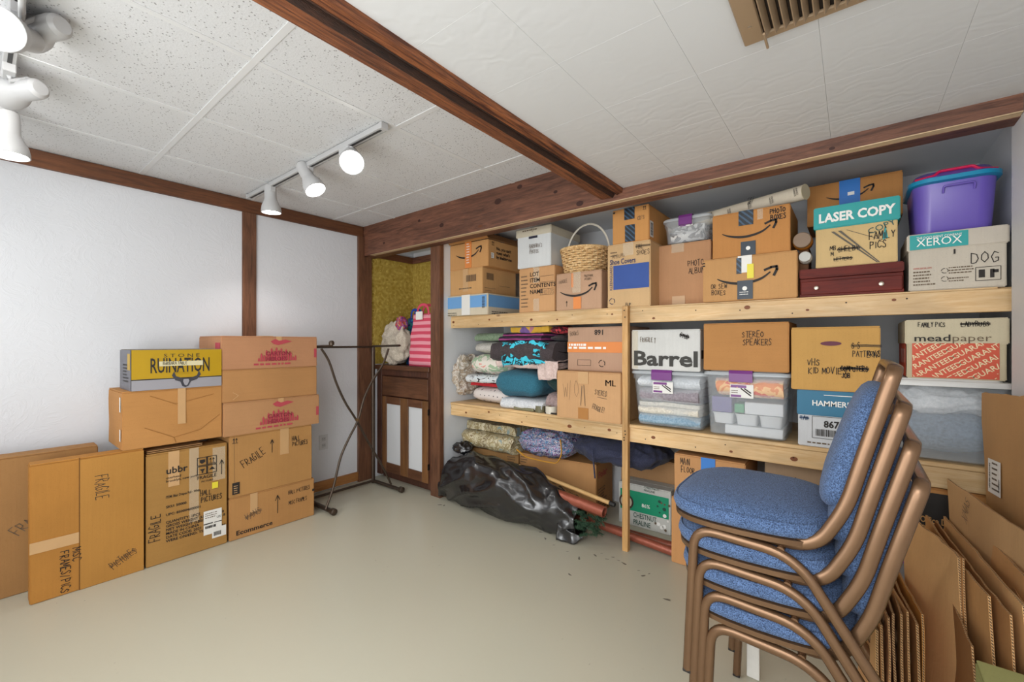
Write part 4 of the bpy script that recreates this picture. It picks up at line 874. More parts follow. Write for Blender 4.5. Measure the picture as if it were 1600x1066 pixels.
fl('pale pink folded sheet over the teal blanket', 'sheet', -2.14, -1.62, 2.52, 2.88, Zm+.302, Zm+.345, 2, m_fabric('pale_pink_cotton', 'CDB4AC', 'E4D0C8', 90, .3), amp=.016, seed=15)
BRWN = m_fabric('dark_brown_velour', '342C2E', '564C4E', 200, .4)
fl('dark brown folded velour blanket with thick rounded folds', 'blanket', -2.17, -1.60, 2.51, 2.9, Zm+.346, Zm+.50, 2, BRWN, amp=.022, seed=16, sag=.01)
CYB = m_pattern('cyan_black_print', ['25282E', '46CBE2', '25282E', '46CBE2', '46CBE2'], 9, 'noise', 2.0)
def draped(name, label, cat, x0, x1, yf, ztop, zbot, mat, seed, amp=.03):
    n, m = 40, 26; vs = []; fs = []
    for i in range(n+1):
        for j in range(m+1):
            u, v = i/n, j/m; x = x0+(x1-x0)*u; s = v
            if s < .35: y = yf+.18*(1-s/.35); z = ztop
            else: y = yf; z = ztop-(ztop-zbot*1.0)*(s-.35)/.65
            low = nz((x, z, 0), 7, seed); y += -abs(nz((x, y, z), 14, seed))*amp*1.4-.004; z += nz((x, y, z), 12, seed+3)*amp*.5+low*.03*(v if v > .35 else 0)
            vs.append((x, y, z))
    for i in range(n):
        for j in range(m): a = i*(m+1)+j; fs.append((a, a+m+1, a+m+2, a+1))
    o = link(name, mesh_from(vs, fs), mat, None, True); md = o.modifiers.new('t', 'SOLIDIFY'); md.thickness = .004; tag(o, label, cat, ga); return o
draped('printed_cloth', 'cyan and black printed cloth bunched at the front of the pile', 'cloth', -2.06, -1.66, 2.495, Zm+.49, Zm+.325, CYB, 5, .05)
draped('wrinkled_cloth', 'wrinkled pale pink cloth hanging at the right of the pile', 'cloth', -1.74, -1.58, 2.505, Zm+.36, Zm+.24, m_fabric('pale_pink_cotton', 'CDB4AC', 'E4D0C8', 90, .3), 9, .03)
fl('dark purple folded blanket with a magenta edge under the quilt', 'blanket', -2.10, -1.72, 2.52, 2.9, Zm+.501, Zm+.56, 3, m_pattern('purple_stripe', ['2E2030', '4A2A48', '2E2030', 'A0407A'], 10, 'Z', 1.0), amp=.012, seed=17)
fl('yellow and purple patchwork quilt at the top of the pile', 'quilt', -2.03, -1.68, 2.51, 2.9, Zm+.561, Zm+.605, 1, m_pattern('patchwork_quilt_print', ['D6A83A', '7A5C98', 'B87888', '5C8CA0', 'D6A83A'], 14, 'cell'), amp=.01, seed=18)
soft('rolled_blanket', 'dark brown blanket roll right of the patchwork quilt', 'blanket', -1.70, -1.58, 2.54, 2.9, Zm+.501, Zm+.548, BRWN, ga, e1=3, e2=2, amp=.008, nscale=9, seed=19)
soft('rolled_blanket', 'red and maroon striped blanket roll at the top right of the pile', 'blanket', -1.67, -1.545, 2.50, 2.86, Zm+.549, Zm+.605, m_pattern('red_stripe_swirl', ['6A2430', 'C8404A', '5A1E28', 'B86A70'], 5, 'noise', 3), ga, e1=3, e2=2, amp=.008, nscale=9, seed=20)
# plastic bag hung at the wall
pb = soft('plastic_bag', 'clear plastic bag of dried brown bits slumped against the side wall', 'bag', -2.597, -2.515, 2.45, 2.76, Zm+.05, Zm+.40, m_pattern('bagged_brown', ['9A8470', 'D8CFC4', 'B8A690', 'E4DED6', 'C4B8A8'], 8, 'noise', 2.5, .2), e1=3, e2=2.4, amp=.035, nscale=14, seed=24, ridge=True, nu=60, nv=40)
# small stuff in front of the pile
def tape_roll(label, x, y, z0, r, h, mat, grp='tape rolls on the middle shelf'):
    t = thing('tape_roll', label, 'tape', (x, y, z0), 0, grp)
    lathe('tape_ring', [(r*.62, 0), (r, 0), (r, h), (r*.62, h), (r*.62, 0)], mat, t, 28); lathe('core', [(r*.56, .001), (r*.615, .001), (r*.615, h-.001), (r*.56, h-.001), (r*.56, .001)], kraft('B08A5C'), t, 24)
tape_roll('white tape roll lying beside the stereo carton', -1.635, 2.50, Zm, .042, .05, mplain('white_tape', 'D6D0C0', .5)); tape_roll('olive tape roll standing left of the white tape roll', -1.73, 2.50, Zm, .036, .045, mplain('olive_tape', '6E6A50', .5))
o = box('webbing_strip', -1.95, -1.77, 2.472, 2.50, Zm, Zm+.022, mplain('olive_webbing', '7E7A5E', .8), None, .004); tag(o, 'olive webbing strip in front of the white sheet', 'strap')
sweep('cord', fillet([(-1.52, 2.47, Zm+.005), (-1.60, 2.465, Zm+.006), (-1.67, 2.47, Zm+.004)], .02), .005, .005, BLACKM); tag(COL.objects[-1], 'short black cord on the shelf by the stereo carton', 'cord')

# ================================================================== BOTTOM LEVEL
def rotbox(label, p, q, d_, z0, h_, **kw):
    p = Vector(p); q = Vector(q); a = math.atan2(q.y-p.y, q.x-p.x); w_ = (q-p).length; c = (p+q)/2
    return carton(label, c.x-w_/2, c.x+w_/2, c.y, d_, z0, h_, rz=a, **kw)
b = rotbox('long low kraft carton on the floor at the left, mostly behind the black bag', (-2.55, 2.615), (-2.055, 2.668), .36, .001, .365, col='CC9C64'); scribble(b['F'], .80, .92, .18, 3, .05, INKG)
b = rotbox('kraft carton on the floor with red lettering on its end', (-2.045, 2.67), (-1.415, 2.735), .34, .001, .385, col='C99560')
scribble(b['F'], .02, .92, .12, 3, .05, INKG); text(b['R'], 'Polar', .12, .72, .17, mplain('red_print', 'B8483C', .6), fitw=.5, bold=.02); scribble(b['R'], .1, .5, .5, 8, .055, INKG); symbol(b['R'], .15, .06, .08, 'frame'); symbol(b['R'], .4, .06, .08, 'frame'); symbol(b['R'], .65, .06, .08, 'frame')
ribbons(b['F'], [[(.05+.03*math.cos(t), .20+.03*math.sin(t)) for t in [2*PI*k/14 for k in range(15)]]], .004, 'print', mplain('red_print', 'B8483C', .6))
PL = m_pattern('plaid_bagged', ['8C7A58', 'D0C6A8', 'A09068', 'C8BE9C', '8FA0A0'], 16, 'noise', 1.2, .35)
o = fold('bagged_blanket', 'cream and olive patterned blanket in clear wrap on the long low carton', 'blanket', -2.58, -2.05, 2.60, 2.95, .372, .585, 3, PL, amp=.018, seed=31)
soft('yarn_bag', 'clear yellow-edged bag stuffed with purple and blue printed fabric', 'bag', -2.02, -1.56, 2.56, 2.92, .395, .605, m_pattern('purple_blue_print', ['3A2A4E', '8E6AA0', 'C8B8C4', '4A90B8', '5A3A6A', 'D8D0D0', '7A8AA0'], 22, 'noise', 2.5, .35), e1=3.5, e2=2.2, amp=.025, nscale=10, seed=33, nu=60, nv=36)
ye = bpy.data.objects['yarn_bag']
sweep('yellow_edge', fillet([(-1.99, 2.565, .44), (-1.90, 2.55, .402), (-1.75, 2.545, .398), (-1.62, 2.55, .40), (-1.585, 2.555, .47), (-1.60, 2.56, .57)], .03), .004, .008, mplain('yellow_band', 'D69A32', .5), ye, side=(0, 0, 1))
NAVY = m_fabric('navy_cloth', '23263A', '3C4058', 200, .4)
soft('folded_jacket', 'navy padded jacket bundled over the cartons under the middle shelf', 'jacket', -1.55, -.90, 2.52, 2.95, .43, .62, NAVY, e1=3.2, e2=2.2, amp=.045, nscale=8, seed=35, ridge=True, nu=80, nv=44)
sweep('drawstring', fillet([(-1.32, 2.50, .56), (-1.30, 2.475, .50), (-1.29, 2.478, .38)], .03), .005, .005, NAVY, bpy.data.objects['folded_jacket'])
b = carton('plain kraft carton behind the green printed carton', -1.33, -.84, 2.96, .18, .001, .43, col='B98E62')
# green printed box
b = carton('white and green carton printed chestnut praline on the floor', -1.275, -.915, 2.80, .155, .001, .285, col='CFCFC8', name='printed_carton')
GRN = mplain('green_print', '14946C', .5, var=.05); rect(b['F'], .04, .36, .96, .84, GRN, 'green_panel')
text(b['F'], 'CHESTNUT\nPRALINE', .30, .22, .165, mplain('dark_green_ink', '1E4A3C', .6), fitw=.44, bold=.01); text(b['F'], '86%', .46, .50, .12, WHITEI, bold=.01, n=.001); text(b['F'], 'CHESTNUT\nPRALINE', .5, .955, .07, mplain('dark_green_ink', '1E4A3C', .6), bold=0)
M = Matrix.Translation(b['F'].pt(.16, .55, .001)) @ Matrix.Rotation(PI/2, 4, 'X')
lathe('round_emblem', [(0, 0), (.052, 0), (.052, .0008), (0, .0008)], mplain('brown_black_print', '3A2C24', .6), b['root'], 28, M); lathe('round_emblem', [(.030, .0009), (.040, .0009), (.040, .0016), (.030, .0016), (.030, .0009)], mplain('pale_print', 'C8BCA4', .6), b['root'], 28, M)
random.seed(5)
for k in range(14):
    u, v = random.uniform(.72, .98), random.uniform(.05, .75); r = random.uniform(.006, .014)
    lathe('printed_flower', [(0, 0), (r, 0), (r, .0005), (0, .0005)], random.choice([WHITEI, INKG, mplain('dark_green_ink', '1E4A3C', .6)]), b['root'], 7, Matrix.Translation(b['F'].pt(u, v, .0012)) @ Matrix.Rotation(PI/2, 4, 'X'))
# main floor boxes
b = carton('tall kraft carton on the floor below the carton marked main floor', -.808, -.44, 2.475, .36, .001, .372, col='CC9560')
b = carton('kraft carton marked main floor with blue tape at its top edge', -.79, -.43, 2.47, .36, .374, .25, col='CA9664')
hand(b['F'], 'MAIN\nFLOOR', .10, .78, .13, wd=.0035, sx=.6); rect(b['F'], .40, .55, .60, 1.0, BLUET, 'tape', n=.001); ribbons(b['F'], [[(.06, .04), (.09, .10)]], .006, 'handwriting')
# behind chairs
b = carton('low kraft carton on the floor beneath the white script lettered carton', -.40, -.02, 2.56, .36, .001, .44, col='C49A68')
rect(b['F'], .1, .2, .9, .85, mplain('paper_white', 'D6D2C4', .6), 'printed_panel')
b2_ = carton('tan carton with black script lettering in the shade under the middle shelf', -.36, .03, 2.58, .34, b['top']+.001, .20, col='A98E72')
text(b2_['F'], 'Angeline', .22, .40, .34, fitw=.70, bold=-.004, shear=.5)
pbn = thing('storage_bin', 'clear bin with a purple lid on the floor at the right under the shelf', 'bin', (.285, 2.66, .001))
loft('tub', [(rrect(.34, .30, .03), 0), (rrect(.38, .34, .03), .30)], m_clear('hazy_plastic', .6, 'C8C8CC'), pbn); loft('lid', [(rrect(.40, .36, .03), .301), (rrect(.40, .36, .03), .325), (rrect(.36, .32, .03), .335)], mplain('purple_lid', '8A48B0', .4), pbn)
b = carton('orange-brown kraft carton with a black printed panel, on the purple-lidded bin', .10, .43, 2.475, .34, .338, .308, col='C98F54')
rect(b['F'], .36, .26, .79, .93, mplain('black_panel_print', '26221F', .6), 'black_panel'); text(b['F'], 'Office DEPOT\nOfficeMax', .37, .52, .12, mplain('tan_ink', 'C9975C', .6), fitw=.41, bold=.02, n=.0012); scribble(b['F'], .25, .1, .4, 1, .05, INKG)

# ================================================================== BLACK BAG, ROLLS, GREENERY
n, m = 200, 84; vs = []; fs = []
key = [(-2.66, .04, .02), (-2.60, .13, .08), (-2.5, .16, .17), (-2.3, .185, .205), (-2.0, .18, .20), (-1.75, .165, .19), (-1.55, .13, .15), (-1.43, .12, .13), (-1.36, .10, .11)]
def bagr(x):
    for (a, ra, ha), (b_, rb, hb2) in zip(key, key[1:]):
        if x <= b_: t = max(0, (x-a)/(b_-a)); t = t*t*(3-2*t); return ra+(rb-ra)*t, ha+(hb2-ha)*t
    return key[-1][1:]
for i in range(n+1):
    x = -2.66+1.30*i/n; r1, r2 = bagr(x); cy = 2.455-.03*math.sin((x+2.66)*2.2)-.02; 
    for j in range(m):
        a = 2*PI*j/m; dy, dz = math.cos(a), math.sin(a)
        p = Vector((x, cy+dy*r1, r2*.93+dz*r2))
        q = Vector((x*.22+dy*.1*r1, dy*r1*1.25+x*.42, dz*r2*1.35-x*.30)); f1 = 1-abs(nz(q, 5.5, 2))*2.6; f2 = 1-abs(nz(q, 13, 5))*2.4; f3 = 1-abs(nz(q, 26, 8))*2
        k = (f1*.024+f2*.008+f3*.0025-.018); tw_ = .004*math.sin(x*16+a*3)
        p += Vector((0, dy, dz))*(k+tw_*.4); p.z = max(p.z, .002+.004*abs(nz(q, 20, 1))); p.x += .015*nz(q, 12, 11)
        vs.append(p)
for i in range(n):
    for j in range(m): fs.append((i*m+j, i*m+(j+1) % m, (i+1)*m+(j+1) % m, (i+1)*m+j))
fs.append(tuple(range(m))[::-1])
o = link('garbage_bag', mesh_from(vs, fs), BAGB, None, True); md = o.modifiers.new('s', 'SOLIDIFY'); md.thickness = .002; md.offset = -1
tag(o, 'long black plastic garbage bag lying on the floor before the shelves', 'bag')
fv = []; ff = []
for i in range(17):
    for j in range(9):
        u, v = i/16, j/8; p = Vector((-1.46+.17*u*(1-.3*v), 2.30-.02*v+.03*u, .004+.10*(1-v)*(1-u*.6))); p.z += .012*abs(nz(p, 22, 3)); p.y += .02*nz(p, 16, 6); fv.append(p)
for i in range(16):
    for j in range(8): a = i*9+j; ff.append((a, a+9, a+10, a+1))
f_ = link('torn_corner', mesh_from(fv, ff), BAGB, o, True); md = f_.modifiers.new('s', 'SOLIDIFY'); md.thickness = .002
soft('bag_knot', None, None, -2.58, -2.40, 2.42, 2.58, .34, .44, BAGB, parent=o, e1=2.5, e2=2, amp=.03, nscale=14, ridge=True, nu=40, nv=24)
def rod(name, label, cat, a, b_, r, mat, capm=None, capn='end_cap', hollow=False):
    a = Vector(a); b_ = Vector(b_); t = thing(name, label, cat, a); d = b_-a; M = d.to_track_quat('Z', 'Y').to_matrix().to_4x4(); L = d.length
    if hollow: lathe('roll', [(r, 0), (r, L), (r*.8, L), (r*.78, L-.05), (0, L-.05)], mat, t, 24, M)
    else: lathe('roll', [(0, 0), (r, 0), (r, L), (0, L)], mat, t, 20, M)
    if capm: lathe(capn, [(0, L), (r*1.15, L), (r*1.15, L+.03), (r*.9, L+.036), (0, L+.036)], capm, t, 20, M)
rod('wrapping_paper_roll', 'thick copper foil wrapping roll sticking out of the black bag', 'roll', (-1.75, 2.40, .27), (-1.185, 2.40, .213), .034, FOIL, hollow=True)
rod('broom_stick', 'tan wooden stick with a black rubber end above the copper roll', 'stick', (-1.90, 2.475, .35), (-1.165, 2.43, .265), .013, wood('tan_stick', 'C99A5C', 'E2BC82', (1, 10, 10), .5, knots=False), BLACKM)
rod('wrapping_paper_roll', 'long thin copper foil roll lying on the floor behind the post', 'roll', (-1.50, 2.55, .075), (-.815, 2.535, .031), .026, FOIL, hollow=True)
rod('wrapping_paper_roll', 'second copper foil roll on the floor nearer the tall carton', 'roll', (-1.25, 2.605, .032), (-.82, 2.60, .032), .026, FOIL)
gt = thing('pine_garland', 'artificial green pine garland poking out of the black bag', 'garland', (-1.30, 2.38, .09))
PG = mplain('pine_green', '2E4A34', .8, var=.3, scale=40); random.seed(3)
for k in range(34):
    a0 = Vector((random.uniform(-.10, .06), random.uniform(-.08, .08), random.uniform(-.05, .09))); d0 = Vector((random.uniform(.3, 1), random.uniform(-.6, .5), random.uniform(-.5, .5))).normalized()
    vs = []; fs = []
    L = random.uniform(.04, .085)
    for s in range(90):
        t = s/90; c0 = a0+d0*L*t; dd = (Vector([random.uniform(-1, 1) for _ in range(3)])*.9+d0*.5).normalized(); sdv = dd.orthogonal().normalized()*.0018; ln = random.uniform(.014, .022); i = len(vs)
        q = [c0-sdv, c0+sdv, c0+dd*ln]
        q = [Vector((p.x, p.y, max(p.z, -.088))) for p in q]
        vs += q; fs.append((i, i+1, i+2))
    tag(link('needle_sprig', mesh_from(vs, fs), PG, gt), None, None, None, 'stuff')
random.seed(11)

# ================================================================== LEFT WALL BOXES (fronts face +X at x=-3.05)
def lbox(label, y0, y1, z0, h_, xf=-3.05, depth=.40, **kw):
    b = carton(label, xf-depth, xf, y0, y1-y0, z0, h_, gap='y', **kw); return b
b = lbox('thin flat brown carton leaning at the wall, leftmost, marked fragile', -.28, .43, .001, .685, xf=-3.235, depth=.12, col='A87C4C')
hand(b['R'], 'FRAGILE', .60, .42, .07, INKG, .75, .004, sx=.7)
o = box('torn_tag', -.002, .004, -.03, .03, -.02, .03, LABEL, b['root'], .001); o.location = b['R'].pt(.75, .45, .004)
b = lbox('flat picture carton in front, marked misc frames, with a folded right half', .169, .588, .001, .665, depth=.09, col='B8803C')
F = b['R']; ribbons(F, [[(F.W*.40, 0.002), (F.W*.40, F.H)]], .004, 'fold_seam', kraft('7A5228')); rect(F, .0, .36, .40, .44, TAPE, 'tape', n=.0004); rect(F, .40, .40, .7, .45, TAPEC, 'tape')
hand(F, 'FRAGILE', .54, .84, .07, INK, -PI/2, .004, sx=.55); hand(F, 'MISC\nFRAMES/PICS', .34, .33, .046, INK, -PI/2, .004, sx=.85); hand(F, 'PICTURES', .70, .08, .06, INK, .5, .003, sx=.5, strike=True)
box('flap', .0455, .048, -.04, .2085, .0, .655, kraft('BC8742'), b['root'], .001)
b = lbox('large kraft carton with packing symbols, shipping labels and hall pictures written on it', .597, .989, .001, .624, depth=.16, col='B08448', axis=1)
F = b['R']; text(F, 'ubbr', .22, .80, .085, INK, bold=.02); text(F, 'overhead\nbrooklyn, new york', .22, .755, .03, INK, bold=.015); text(F, 'ITEM: Blair Drapes Pull - White', .22, .58, .032, fitw=.42, bold=.02)
text(F, 'SKU: 50000', .22, .49, .032, bold=.02); text(F, 'UPC: 850004600001', .22, .42, .032, bold=.02); text(F, 'QUANTITY: 1PCS\nGROSS WEIGHT (LBS/KGS): 8.0\nNET WEIGHT (LBS/KGS): 6.0/2.8\nMADE IN CHINA\nDATE CODE: 2021  07/08\nWERE ON/END: TS AUTOCON', .22, .35, .034, bold=.022)
for (u, v) in ((.60, .82), (.73, .82), (.60, .735), (.73, .735)): symbol(F, u, v, .075, 'frame')
symbol(F, .75, .83, .05, 'up'); vs = [F.pt(*q, .001) for q in ((.63, .785), (.70, .785), (.675, .765), (.672, .745), (.658, .745), (.655, .765))]; link('pictogram', mesh_from(vs, [tuple(range(6))]), INK, b['root'])
vs = [F.pt(*q, .001) for q in ((.75, .765), (.83, .765), (.79, .795))]; link('pictogram', mesh_from(vs, [(0, 1, 2)]), INK, b['root']); vs = [F.pt(*q, .001) for q in ((.63, .85), (.66, .835), (.70, .85), (.70, .875), (.63, .875))]; link('pictogram', mesh_from(vs, [tuple(range(5))]), INK, b['root'])
text(F, 'FRAGILE', .60, .69, .045, fitw=.25, bold=.01); text(F, 'PICTURE', .65, .655, .025); symbol(F, .92, .70, .14, 'arrow'); hand(F, 'HALL\nPICTURES', .64, .53, .05, wd=.004, sx=.62); hand(F, 'FRAGILE', .15, .22, .075, rot=PI/2, wd=.0045, sx=.65)
yl = rect(F, .79, .575, .87, .635, Y_, 'label', n=.002); rect(F, .68, .14, .92, .37, LABEL, 'shipping_label', n=.0015); rect(F, .79, .09, .98, .19, LABEL, 'shipping_label', n=.0018)
scribble(F, .70, .34, .2, 3, .02, INKG, n=.003); rect(F, .68, .24, .80, .25, INK, 'label_print', n=.0025); rect(F, .82, .24, .92, .247, INK, 'label_print', n=.0025); scribble(F, .70, .20, .18, 1, .035, INK, .7, n=.003); barcode(F, .81, .11, .1, .04, n=.003); text(F, 'US', .85, .28, .03, n=.003)
rect(F, .25, .68, .38, 1.0, TAPE, 'tape', n=.0002); rect(F, .5, .3, .62, 1.0, TAPEC, 'tape', n=.0004); rect(F, .80, .65, .97, .97, TAPEC, 'tape', n=.0002)
for s, a in ((-1, .35), (-1, .2)):
    o = box('flap', -.06, .06, -.16, .10, 0, .003, kraft('C79A68'), b['root']); o.location = (-.0, -.03, .626+(.012 if a > .3 else .002)); o.rotation_euler = (0, 0, a*.1)
yh0, yh1 = 1.0, 1.53
b = lbox('long kraft carton lettered Ecommerce at the bottom of the hall pictures stack', yh0, 1.54, .001, .268, depth=.40, col='BE8C56')
F = b['R']; text(F, 'Ecommerce', .07, .10, .15, bold=.02, fitw=.40); symbol(F, .53, .35, .45, 'arrow'); hand(F, 'HALL PICTURES\n  &\nMISC FRAMES', .66, .74, .10, wd=.003, sx=.62); hand(F, 'VANS', .18, .38, .15, INKG, .3, .003, strike=True); rect(F, .22, .55, .30, 1.0, TAPE, 'tape'); rect(F, .97, .66, 1.0, .72, INK, 'print')
b = lbox('large kraft carton marked fragile and hall pictures on the Ecommerce carton', yh0, 1.523, .27, .39, depth=.40, col='BC8C54')
F = b['R']; symbol(F, .03, .88, .08, 'up'); hand(F, 'FRAGILE', .16, .45, .12, rot=.5, wd=.0045, sx=.65); symbol(F, .48, .62, .22, 'arrow'); hand(F, 'HALL\nPICTURES', .73, .76, .075, wd=.004, sx=.65); rect(F, .58, .55, .69, 1.0, TAPE, 'tape'); rect(F, .03, .05, .11, .24, INK, 'printed_symbol'); scribble(F, .045, .18, .055, 4, .035, TAPE, n=.0012); rect(F, .05, 0.02, .052, .98, INKG, 'score_line')
b1_ = b
def heroes(b, flip=False):
    F = b['R']; vs = []; fs = []
    hts = [.28, .42, .36, .52, .44, .58, .5, .6, .52, .58, .45, .54, .40, .44, .30, .34]
    for k, h in enumerate(hts):
        u = .34+k*.026; i = len(vs); vs += [F.pt(u, .22, .0008), F.pt(u+.02, .22, .0008), F.pt(u+.02, h, .0008), F.pt(u+.01, h+.06, .0008), F.pt(u, h, .0008)]; fs.append((i, i+1, i+2, i+3, i+4))
    link('skyline_print', mesh_from(vs, fs), INKPINK, b['root']); text(F, 'CARTON\nHEROES', .42, .40, .17, mplain('red_ink2', '8E2438', .7), fitw=.26, bold=.03, n=.0014)
    scribble(F, .30, .10, .50, 1, .08, INKPINK, .7); i = 0; pts = [F.pt(*q, .0009) for q in ((.47, .84), (.52, .92), (.56, .86), (.63, .90), (.70, .84), (.60, .76), (.55, .72), (.50, .76))]
    link('figure_print', mesh_from(pts, [tuple(range(8))]), INKPINK, b['root']); rect(F, .96, .3, .99, .6, INKPINK, 'print'); tapeline(b, 'R', .56, .06, .84, 1.0)
    rect(b['F'], .75, .55, .95, .8, INKPINK, 'print')
b = lbox('kraft carton with red city skyline print, third from the top of the right stack', .965, 1.572, .661, .21, xf=-3.04, depth=.42, col='BE8E62', axis=1); heroes(b); z = b['top']
b = lbox('plain kraft carton between the two red-printed cartons', .96, 1.56, z+.001, .205, depth=.42, col='BC8A58', axis=1)
F = b['R']; ribbons(F, [[(F.W*.1, F.H*.08), (F.W*.15, F.H*.2), (F.W*.1, F.H*.3)]], .003, 'crease', TAPE); z = b['top']
b = lbox('kraft carton with red city skyline print, topmost of the right stack', .958, 1.562, z+.001, .212, depth=.42, col='C08C66', axis=1); heroes(b)
rect(b['T'], 0, .4, 1, .5, TAPE, 'tape')
def dent(p):
    if p.x < .15: return Vector((0, 0, 0))
    return Vector((-.018*max(0, 1-((p.y-.12)**2+(p.z-.08)**2)*70)-.012*max(0, 1-((p.y+.12)**2+(p.z-.12)**2)*60), 0, 0))
b = lbox('dented plain tan carton lying across the two flat picture cartons', .497, .962, .667, .316, depth=.36, col='C08A50', axis=1, amp=.006)
F = b['R']; rect(F, .52, .35, .60, 1.0, TAPE, 'tape', n=.001); rect(b['F'], .86, .15, .93, .35, LABEL, 'staple_tab'); rect(b['F'], .86, .65, .93, .9, LABEL, 'staple_tab')
ribbons(F, [[(F.W*.2, F.H*.35), (F.W*.48, F.H*.12), (F.W*.75, F.H*.2), (F.W*.97, F.H*.45)], [(F.W*.48, F.H*.12), (F.W*.5, F.H*.02)], [(F.W*.25, F.H*.9), (F.W*.5, F.H*.72), (F.W*.9, F.H*.85)]], .0025, 'crease', kraft('9C6A36'))
z = b['top']
YEL = mplain('mustard_print', 'B8930E', .45, var=.08); GRY = mplain('silver_grey_print', '9C9AA0', .45, var=.08); DK = mplain('near_black_print', '2C2826', .5)
b = lbox('yellow and grey beer case with a horned bull skull, atop the dented carton', .535, .957, z+.001, .225, depth=.27, col='7A7468', name='beer_case')
F = b['R']; rect(F, 0, .0, 1, .26, GRY, 'grey_panel'); rect(F, 0, .27, 1, .99, YEL, 'yellow_panel'); rect(F, 0, .25, 1, .275, DK, 'print', n=.0006)
text(F, 'S T O N E', .33, .80, .13, DK, fitw=.40, bold=0, n=.0014); text(F, 'RUINATION', .19, .42, .52, DK, fitw=.66, bold=.012, n=.0014)
o = rect(F, .28, .58, .77, .70, mplain('cream_tape', 'D8CFA8', .5), 'tape', n=.003); hand(F, 'BARBARA TABLE', .32, .615, .07, wd=.002, sx=.75); F2 = Face(b['root'], F.o, F.U, F.V, F.N, F.W, F.H, F.off+.003); hand(F2, 'BARBARA TABLE', .32, .615, .07, wd=.0025, sx=.75)
sk = [(.52, .10), (.56, .02), (.62, .02), (.66, .10), (.68, .22), (.74, .30), (.83, .36), (.88, .46), (.90, .40), (.84, .24), (.72, .16), (.67, .20)]
for s in (1,):
    horns = [(.44, .40), (.46, .28), (.54, .22), (.62, .22), (.70, .28), (.72, .40), (.745, .30), (.70, .18), (.63, .14), (.60, .03), (.565, .0), (.53, .03), (.51, .14), (.455, .18), (.415, .30)]
    link('skull_print', mesh_from([F.pt(u*1.0+.0, v*1.05+.02, .0022) for u, v in horns], [tuple(range(len(horns)))]), mplain('charcoal_grey_print', '3E3E46', .5), b['root'])
    sk2 = [(.545, .20), (.60, .20), (.61, .15), (.59, .06), (.575, .04), (.555, .06), (.54, .15)]
    link('skull_print', mesh_from([F.pt(u, v*1.05+.02, .0028) for u, v in sk2], [tuple(range(len(sk2)))]), GRY, b['root'])
text(F, 'DOUBLE IPA', .45, .37, .07, YEL, fitw=.18, bold=.01, n=.0034); rect(b['F'], 0, .0, 1, .99, mplain('dark_grey_print', '6A6A72', .5, var=.3, scale=30), 'grey_panel'); rect(b['F'], .72, .5, .95, .9, YEL, 'printed_panel', n=.001); scribble(b['F'], .3, .6, .5, 6, .08, DK, .5, n=.001)

# outlet
ot = thing('wall_outlet', 'white double wall outlet low on the left wall', 'outlet', (XL+.001, 1.84, .41))
box('cover_plate', 0, .005, -.038, .038, -.062, .062, mplain('outlet_plastic', 'CACBCC', .4), ot, .0015)
for z in (-.027, .027):
    box('socket', .005, .0075, -.017, .017, z-.017, z+.017, mplain('socket_plastic', 'B8B9BA', .4), ot, .001)
    for y in (-.007, .007): box('slot', .0076, .0079, y-.0015, y+.0015, z-.002, z+.008, BLACKM, ot)

# ================================================================== CABINET
cb = thing('base_cabinet', 'dark wooden base cabinet with white door panels in the corner nook', 'cabinet', (-3.08, 2.33, 0))
def cp(name, x0, x1, y0, y1, z0, z1, m, par=cb, bev=.002): return box(name, x0+3.08, x1+3.08, y0-2.33, y1-2.33, z0, z1, m, par, bev)
DKX = wood('dark_cabinet_side', '3E2218', '6A4230', (10, 10, 1), .5)
cp('cabinet_body', -3.455, -2.705, 2.36, 2.76, .09, 1.005, DKX); cp('toe_kick', -3.45, -2.705, 2.40, 2.74, .001, .089, DKX)
cp('face_frame', -3.455, -3.385, 2.338, 2.359, .04, 1.005, DKX); cp('face_frame', -2.745, -2.702, 2.338, 2.359, .04, 1.005, DKX)
cp('face_frame', -3.384, -2.746, 2.338, 2.359, .955, 1.005, DKX)
cp('drawer', -3.35, -2.726, 2.322, 2.345, .775, .945, OAK_X)
d_ = cp('door', -3.30, -2.80, 2.335, 2.343, .16, .72, mplain('white_panel', 'D4D6D8', .5))
for x0, x1 in ((-3.352, -3.296), (-3.09, -2.985), (-2.80, -2.726)): cp('door_stile', x0, x1, 2.322, 2.3345, .09, .765, OAK_Z, d_)
for x0, x1 in ((-3.295, -3.091), (-2.984, -2.801)):
    cp('door_rail', x0, x1, 2.322, 2.3345, .70, .765, OAK_X, d_); cp('door_rail', x0, x1, 2.322, 2.3345, .09, .17, OAK_X, d_)
cp('countertop', -3.458, -2.702, 2.31, 2.77, 1.0055, 1.045, OAK_X, cb, .004)
for z in (.2, .65): cp('hinge', -2.728, -2.72, 2.32, 2.34, z, z+.05, mplain('dark_hinge', '2A2622', .4, .8))
